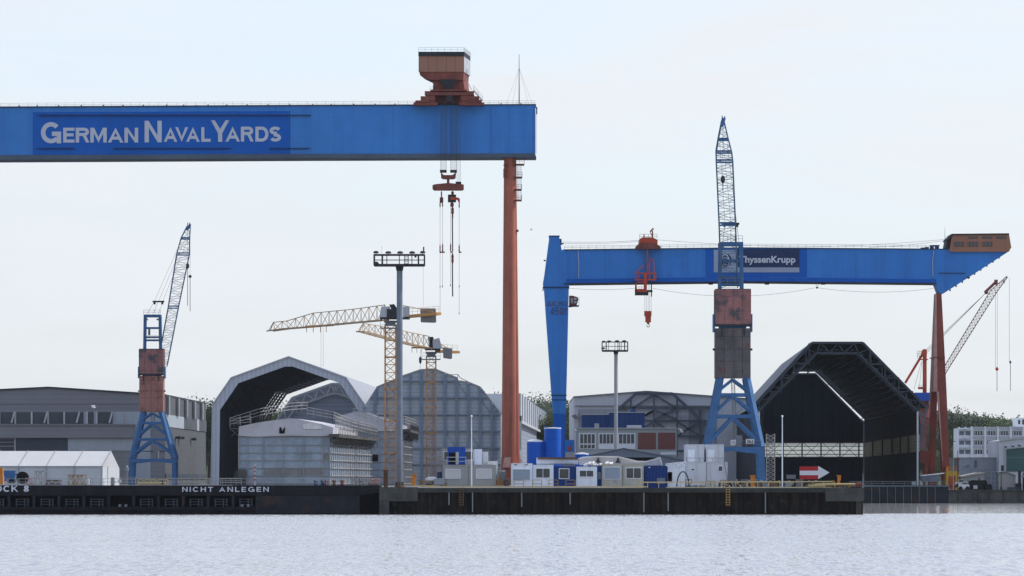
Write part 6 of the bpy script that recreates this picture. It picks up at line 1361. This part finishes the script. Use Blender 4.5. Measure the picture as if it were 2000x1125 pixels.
b = MB(); g.box(b, 1988, 817, 2060, 836, 4, 12); g.box(b, 1986, 815.5, 2061, 817.2, 3.8, 12.2); b.build('penthouse', 'offw', ob)
b = MB(); g.box(b, 1992, 820, 1996, 828, 3.9, 4); g.box(b, 2000, 819, 2010, 829, 3.9, 4); b.build('window', 'glass', ob)
g = G(1080)
gh_ = thing('workshop', 'plain blue-grey workshop block below the white office block', 'workshop', g(1910, 957, 3).xyz)
b = MB(); g.box(b, 1873, 894, 1950, 957, 0, 12); b.build('wall', 'panelw', gh_)
b = MB(); g.box(b, 1872, 893, 1951, 894.5, -.2, 12); g.box(b, 1872, 916, 1950, 916.6, -.1, 0); b.build('roof_edge', 'lgrey', gh_)
b = MB(); g.box(b, 1903, 899, 1908, 913, -.1, 0); b.build('window', 'glass', gh_)
b = MB(); g.poly(b, [(1880, 913), (1893, 906), (1893, 913)], -.08, 0); b.build('stair', 'grey', gh_)
sd_ = thing('low_shed', 'grey flat shed behind the yellow crane foot', 'shed', g(1862, 957, 3).xyz)
b = MB(); g.box(b, 1853, 895, 1872.5, 957, 1, 10); b.build('wall', 'greyblock', sd_)
b = MB(); g.box(b, 1852, 894, 1872.6, 896, .8, 10.2); b.build('roof', 'grey', sd_)
gh2 = thing('boat_hall', 'pale hall with a wide dark green door at the right edge', 'hall', g(1990, 957, 5).xyz)
b = MB(); g.poly(b, [(1946, 861), (2060, 845), (2060, 957), (1946, 957)], -6, 20); b.build('wall', 'cladw', gh2)
b = MB(); g.poly(b, [(1959.5, 878), (2060, 868), (2060, 921), (1959.5, 921)], -6.2, -6); b.build('door', 'green', gh2)
b = MB(); g.poly(b, [(1958, 876.5), (2060, 866.5), (2060, 868), (1959.5, 878), (1959.5, 921), (1958, 921)], -6.5, -6.05); b.bar(g(1946, 861, -6.2), g(2060, 845, -6.2), .4); b.build('door_frame', 'lgrey', gh2)
b = MB()
for x in (1957, 1971, 1984): b.bar(g(x, 873 - (x - 1957) * .1, -6.3), g(x + 2, 874 - (x - 1957) * .1, -7.5), .25)
g.box(b, 1950, 909, 1955, 921, -6.1, -6); build_each(b, 'wall_lamp', 'dark', gh2)
g = G(960); k = g.k
rs = thing('small_shed', 'low shed with a pale yellow-green sloping roof near the right quay', 'shed', g(1900, 957, 2).xyz)
b = MB(); g.poly(b, [(1877, 931), (1908, 925), (1923, 924), (1923, 957), (1877, 957)], 0, 6); b.build('wall', 'mast2', rs)
b = MB(); g.poly(b, [(1876, 930), (1908, 923), (1923, 922.5), (1923.3, 924), (1908, 926.5), (1877, 931.5)], -.5, 6.2); b.build('roof', 'cream', rs)
b = MB(); g.box(b, 1911, 933, 1914, 937, -.1, 0); b.build('window', 'glass', rs)
for x0, x1, y0, lb in ((1923.5, 1935, 920, 'grey latticed container, left of two stacked bays on the right quay'), (1935.5, 1949, 920, 'grey latticed container, right of the left bay')):
    t = thing('container', lb, 'container', g((x0 + x1) / 2, 957, 1.2).xyz, 'grey containers on the right quay')
    b = MB(); g.box(b, x0, y0, x1, 957, 0, 6); b.build('body', 'mast', t)
    b = MB(); b.rail(g(x0 + .3, 956.5, -.06), g(x1 - .3, 956.5, -.06), 3.4, .55, .07, 4); b.build('lattice', 'mast2', t)
ls = thing('long_shed', 'long pale grey shed right of the containers on the right quay', 'shed', g(1965, 957, 2).xyz)
b = MB(); g.poly(b, [(1949.5, 924), (1963, 922), (1983, 929), (1983, 957), (1949.5, 957)], -.5, 12); b.build('wall', 'cgrey', ls)
b = MB(); g.poly(b, [(1949.5, 922.6), (1963, 920.5), (1984, 928), (1984, 929.4), (1963, 922), (1949.5, 924)], -.8, 12); b.build('roof', 'grey', ls)
one('dark_column', 'dark', 'tall dark square flue by the right edge', 'flue', lambda b: (g.box(b, 1987, 919, 1992, 949, -2, -1.3), g.box(b, 1982, 944, 1993, 957, -2.2, -1)))
one('mobile_excavator', 'hedge', 'dark machine arm at the extreme right edge of the quay', 'machine', lambda b: (b.path([g(1994, 932, -3), g(1997, 923, -3), g(2004, 920, -3)], .14), g.box(b, 1996, 932, 2012, 957, -4, -1)))
one('timber_rack', 'trussd', 'low dark trestles on the quay left of the dark flue', 'trestles', lambda b: b.lattice([g(1966, 957, -3), g(1966, 952, -3), g(1966, 952, -2), g(1966, 957, -2)], [g(1990, 957, -3), g(1990, 952, -3), g(1990, 952, -2), g(1990, 957, -2)], 6, .12, .12))
g = G(925); k = g.k
def lump(b, x0, x1, yt, d0=0, dep=3, seed=1):
    r_ = random.Random(seed); pts = [(x0, 957)]
    n = int((x1 - x0) / 2.2)
    for i in range(n + 1): x = x0 + (x1 - x0) * i / n; pts.append((x, yt + r_.uniform(-.8, .8) + (3 if i in (0, n) else 0)))
    pts.append((x1, 957)); g.poly(b, pts, d0, d0 + dep)
one('covered_cargo', 'hedge', 'dark netted stack with rounded top on the right quay', 'cargo', lambda b: lump(b, 1894, 1928, 938))
one('covered_cargo', 'hedge', 'lower dark netted stack right of the rounded one', 'cargo', lambda b: lump(b, 1924, 1937, 946, -1, 2, 4))
one('notice_board', 'lgrey', 'small pale notice board on the dark netted stack', 'notice', lambda b: g.box(b, 1901, 948, 1909, 955, -.3, -.1))
car('white car behind the marker post at the right quay', 1876, 952, 940, 1.9, 'carw', group='white cars at the right quay'); car('white car nearest the yellow crane foot on the right quay', 1883, 957, 922, 1.9, 'carw', group='white cars at the right quay')
g = G(930)
for x, y0, y1, lb in ((1862, 862, 957, 'tall grey lamp post behind the yellow crane foot'), (1955.5, 922, 957, 'dark lamp post before the long pale shed')):
    t = thing('lamp_post', lb, 'lamp post', g(x, y1, 0).xyz)
    b = MB(); b.tube(g(x, y1), g(x, y0), .12, .06, 6); g.box(b, x - 1.6, y1 - 6, x + 1.6, y1, -.3, .3) if y0 > 900 else None; b.build('pole', 'mast2' if y0 < 900 else 'dark', t)
    b = MB(); g.box(b, x - 4, y0 - .6, x + 4, y0 + .8, -.2, .2); b.build('lamp_head', 'dark', t)
one('marker_post', 'oxide2', 'slim red-brown post with a dark cross sign right of the yellow crane foot', 'post', lambda b: (b.bar(g(1870.5, 880), g(1870.5, 957), .12), g.box(b, 1866, 896, 1874, 899, -.2, .1)))
def boat(b):
    g.poly(b, [(1798, 934), (1803, 930), (1830, 928), (1838, 932), (1836, 940), (1802, 941)], 0, 3)
one('covered_boat', 'mast', 'blue-grey covered boat hull behind the dark hall corner post', 'boat', boat)
one('boat_awning', 'white', 'flat white awning above the covered boat', 'awning', lambda b: g.poly(b, [(1800, 928.5), (1838, 924.5), (1845, 923.5), (1845, 924.5), (1838, 926), (1800, 930)], 0, 4))

# ============================================================ trees
def make_tree(seed, leafm, H=14, W=11, nb=24, nl=420, ls=.34):
    r_ = random.Random(seed)
    t = thing('tree', '', 'tree', (0, 0, 0), 'trees beyond the yard')
    blobs = []
    for i in range(nb):
        a = r_.uniform(0, 6.28); q = r_.random() ** .5 if i > 8 else r_.random() * .3; zc = r_.uniform(.3, .74)
        wr = W / 2 * (1 - ((zc - .55) / .62) ** 2) ** .5 * .78
        blobs.append((Vector((math.cos(a) * q * wr, math.sin(a) * q * wr, zc * H)), r_.uniform(.15, .24) * W))
    blobs += [(Vector((0, 0, .48 * H)), .33 * W), (Vector((.06 * W, 0, .64 * H)), .3 * W), (Vector((-.05 * W, .03 * W, .76 * H)), .27 * W), (Vector((.14 * W, -.05 * W, .72 * H)), .22 * W), (Vector((-.2 * W, .02 * W, .7 * H)), .2 * W), (Vector((-.18 * W, 0, .55 * H)), .24 * W), (Vector((.2 * W, .05 * W, .5 * H)), .24 * W)]
    b = MB()
    for c, rad in blobs:
        for j in range(int(nl * (rad / (.2 * W)) ** 2)):
            d = Vector((r_.gauss(0, 1), r_.gauss(0, 1), r_.gauss(0, 1) * .8)).normalized() * rad * (r_.random() ** .4) * r_.uniform(.92, 1.04)
            p = c + d; u = Vector((r_.gauss(0, 1), r_.gauss(0, 1), r_.gauss(0, 1))).normalized(); v = u.orthogonal().normalized(); s_ = ls * r_.uniform(.5, 1.1)
            b.add([p - u * s_ * .5, p + v * s_ * .35, p + u * s_ * .5, p - v * s_ * .35], [(0, 1, 2, 3)])
    b.build('crown', leafm, t)
    b = MB(); b.tube((0, 0, -1), (0, 0, H * .5), .42, .22, 8)
    for c, rad in blobs[::2]: b.tube((0, 0, H * r_.uniform(.25, .45)), c, .16, .05, 5)
    b.build('trunk', 'bark', t); return t
protos = [make_tree(1, 'leaf'), make_tree(2, 'leaf2', 13, 12), make_tree(3, 'leaf', 16, 10), make_tree(4, 'leaf3', 12, 12), make_tree(5, 'leaf2', 15, 13, 20)]
for p_ in protos: p_.location = (0, 0, -500)
TR = [  # px of trunk, py of top, width px, Y, proto, label
 (385, 770, 56, 1500, 1, 'tree peeping over the right end of the dark grey hangar'), (410, 772, 44, 1480, 0, 'tree between the grey hangar and the open arched hall'), (427, 780, 40, 1490, 3, 'pale green tree just left of the open arched hall portal'),
 (552, 785, 50, 1390, 3, 'pale tree seen through the slit at the end of the open arched hall'), (578, 792, 44, 1395, 0, 'second tree seen through the slit of the open arched hall'), (530, 795, 44, 1400, 0, 'third tree seen low through the slit of the open arched hall'),
 (965, 762, 34, 1500, 1, 'small tree top left of the red crane leg'), (1018, 767, 30, 1560, 0, 'small tree top right of the red crane leg'),
 (1042, 759, 54, 1545, 0, 'rounded tree left of the tallest one beside the blue crane leg'), (1060, 753, 66, 1560, 2, 'tallest tree left of the tapered blue crane leg'), (1088, 762, 52, 1565, 4, 'tree directly behind the tapered blue crane leg'), (1078, 800, 60, 1400, 3, 'lower pale tree behind the tall blue tank'), (1112, 772, 46, 1500, 2, 'tree right of the tapered blue crane leg'), (1128, 782, 40, 1480, 1, 'dark tree beside the left edge of the pale hangar'), (1112, 815, 50, 1350, 4, 'lower dark tree right of the blue crane leg'), (1052, 815, 50, 1420, 1, 'lower dark tree behind the factory hall end'), (1147, 769, 34, 1450, 0, 'tree top poking over the pale hangar roof left end'),
 (1390, 776, 46, 1420, 1, 'dark tree seen between the legs of the numbered crane, left'), (1417, 772, 50, 1430, 0, 'tree seen between the legs of the numbered crane, middle'), (1446, 777, 48, 1425, 4, 'tree seen between the legs of the numbered crane, right'), (1470, 790, 44, 1420, 1, 'tree behind the right leg of the numbered crane'),
 (1828, 798, 60, 1500, 1, 'dark tree left of the red gantry leg foot'), (1818, 830, 52, 1400, 4, 'low dark tree behind the dark hall corner'), (1860, 789, 50, 1520, 4, 'tall dark tree just right of the red gantry leg'), (1880, 798, 60, 1560, 1, 'dark tree second right of the red gantry leg'), (1903, 804, 56, 1540, 4, 'broad dark tree above the left end of the white office block'), (1930, 806, 56, 1560, 1, 'dark tree above the middle of the white office block'), (1952, 812, 56, 1500, 3, 'pale green tree above the white office block'), (1945, 810, 50, 1620, 0, 'greyer tree behind the pale green one'), (1975, 812, 50, 1580, 0, 'tree left of the office penthouse'), (2000, 815, 56, 1600, 2, 'tree behind the office penthouse'), (1875, 830, 56, 1450, 0, 'lower tree behind the left corner of the white office block'), (1850, 835, 50, 1440, 1, 'lower dark tree between the gantry leg and office block'), (1862, 868, 44, 1300, 3, 'low pale bushy tree behind the grey flat shed'), (1900, 825, 60, 1460, 4, 'wide dark tree behind the office roof'), (1815, 868, 40, 1330, 0, 'bushy tree behind the orange crane brace'), (1790, 806, 46, 1480, 0, 'tree behind the right shoulder of the dark hall'),
 (2035, 812, 60, 1560, 1, 'dark tree beyond the right edge'), (1000, 800, 60, 1600, 1, 'dark tree behind the factory hall'), (1165, 785, 50, 1520, 4, 'dark tree behind the pale hangar')]
for i, (px, py, wd, Y, pi2, lb) in enumerate(TR):
    base = 2.0; H = P(px, py, Y).z - base; n = copytree(protos[pi2], (P(px, py, Y).x, Y, base), lb, 'trees beyond the yard')
    H0, W0 = ((14, 11), (13, 12), (16, 10), (12, 12), (15, 13))[pi2]
    wm_ = max(wd * Y / F * 1.15, .85 * H); n.scale = (wm_ / W0, wm_ / W0, H / H0 / .99); n.rotation_euler = (0, 0, rnd.uniform(0, 6))
for p_ in protos:
    for c in [c for c in bpy.data.objects if c.parent == p_]: bpy.data.objects.remove(c)
    bpy.data.objects.remove(p_)
# distant wood as one mass on the hill
r_ = random.Random(11); b = MB()
for i in range(60000):
    x = r_.uniform(-300, 2350); Y = r_.uniform(1700, 2000)
    top = 0
    for a, c in zip(HP, HP[1:]):
        if a[0] <= x <= c[0]: top = a[1] + (c[1] - a[1]) * (x - a[0]) / (c[0] - a[0])
    z = P(0, top, 1900).z * (Y - 1650) / 250 if Y < 1900 else P(0, top, 1900).z
    p = Vector(((x - 1000) / F * Y, Y, max(2, z) - 3.5 + r_.random() * (3.5 + 2.2 * math.sin(x * .11) ** 2 + 1.2 * math.sin(x * .37))))
    u = Vector((r_.gauss(0, 1), r_.gauss(0, 1), r_.gauss(0, 1))).normalized(); v = u.orthogonal().normalized(); s_ = r_.uniform(.5, 1.0)
    b.add([p - u * s_ * .5, p + v * s_ * .4, p + u * s_ * .5, p - v * s_ * .4], [(0, 1, 2, 3)])
tag(b.build('distant_wood', 'leaf2'), 'distant wooded ridge behind the shipyard', None, None, 'stuff')

# ============================================================ gulls
def gull(px, py, Y, s_, lab):
    g = G(Y); c = g(px, py); t = thing('gull', lab, 'bird', c.xyz)
    b = MB(); b.lathe(c, [(.01, -.2), (.09, -.1), (.11, 0), (.08, .14), (.02, .22)], 8)
    body = MB(); body.v = [c + Vector(((v - c).z, (v - c).y, (v - c).x * .8)) * s_ for v in b.v]; body.f = b.f; body.build('body', 'gull', t)
    for sg in (-1, 1):
        b = MB(); b.loft([c + Vector((-.1, 0, .02)) * s_, c + Vector((.12, 0, .02)) * s_, c + Vector((.1, sg * .35, .22)) * s_, c + Vector((-.25, sg * .75, .12)) * s_], [c + Vector((-.1, 0, .04)) * s_, c + Vector((.12, 0, .04)) * s_, c + Vector((.1, sg * .35, .24)) * s_, c + Vector((-.25, sg * .75, .14)) * s_]); b.build('wing', 'gull', t)
gull(183, 795.5, 500, .95, 'white gull gliding in front of the dark grey hangar'); gull(1038, 449, 480, .6, 'tiny bird in the sky between the two gantry cranes')

# ============================================================ haze
b = MB(); b.box(-420, 420, -60, 2950, -12, 110); hz = b.build('haze', 'white')
hmat = bpy.data.materials.new('haze_air'); hmat.use_nodes = True; t = hmat.node_tree; t.nodes.clear()
pv = t.nodes.new('ShaderNodeVolumePrincipled'); pv.inputs['Color'].default_value = (.86, .92, 1, 1); pv.inputs['Density'].default_value = .000015; pv.inputs['Anisotropy'].default_value = 0.0
ou = t.nodes.new('ShaderNodeOutputMaterial'); t.links.new(pv.outputs[0], ou.inputs['Volume'])
hz.data.materials.clear(); hz.data.materials.append(hmat); tag(hz, 'thin pale haze over the harbour', None, None, 'stuff')
sc.cycles.volume_bounces = 1
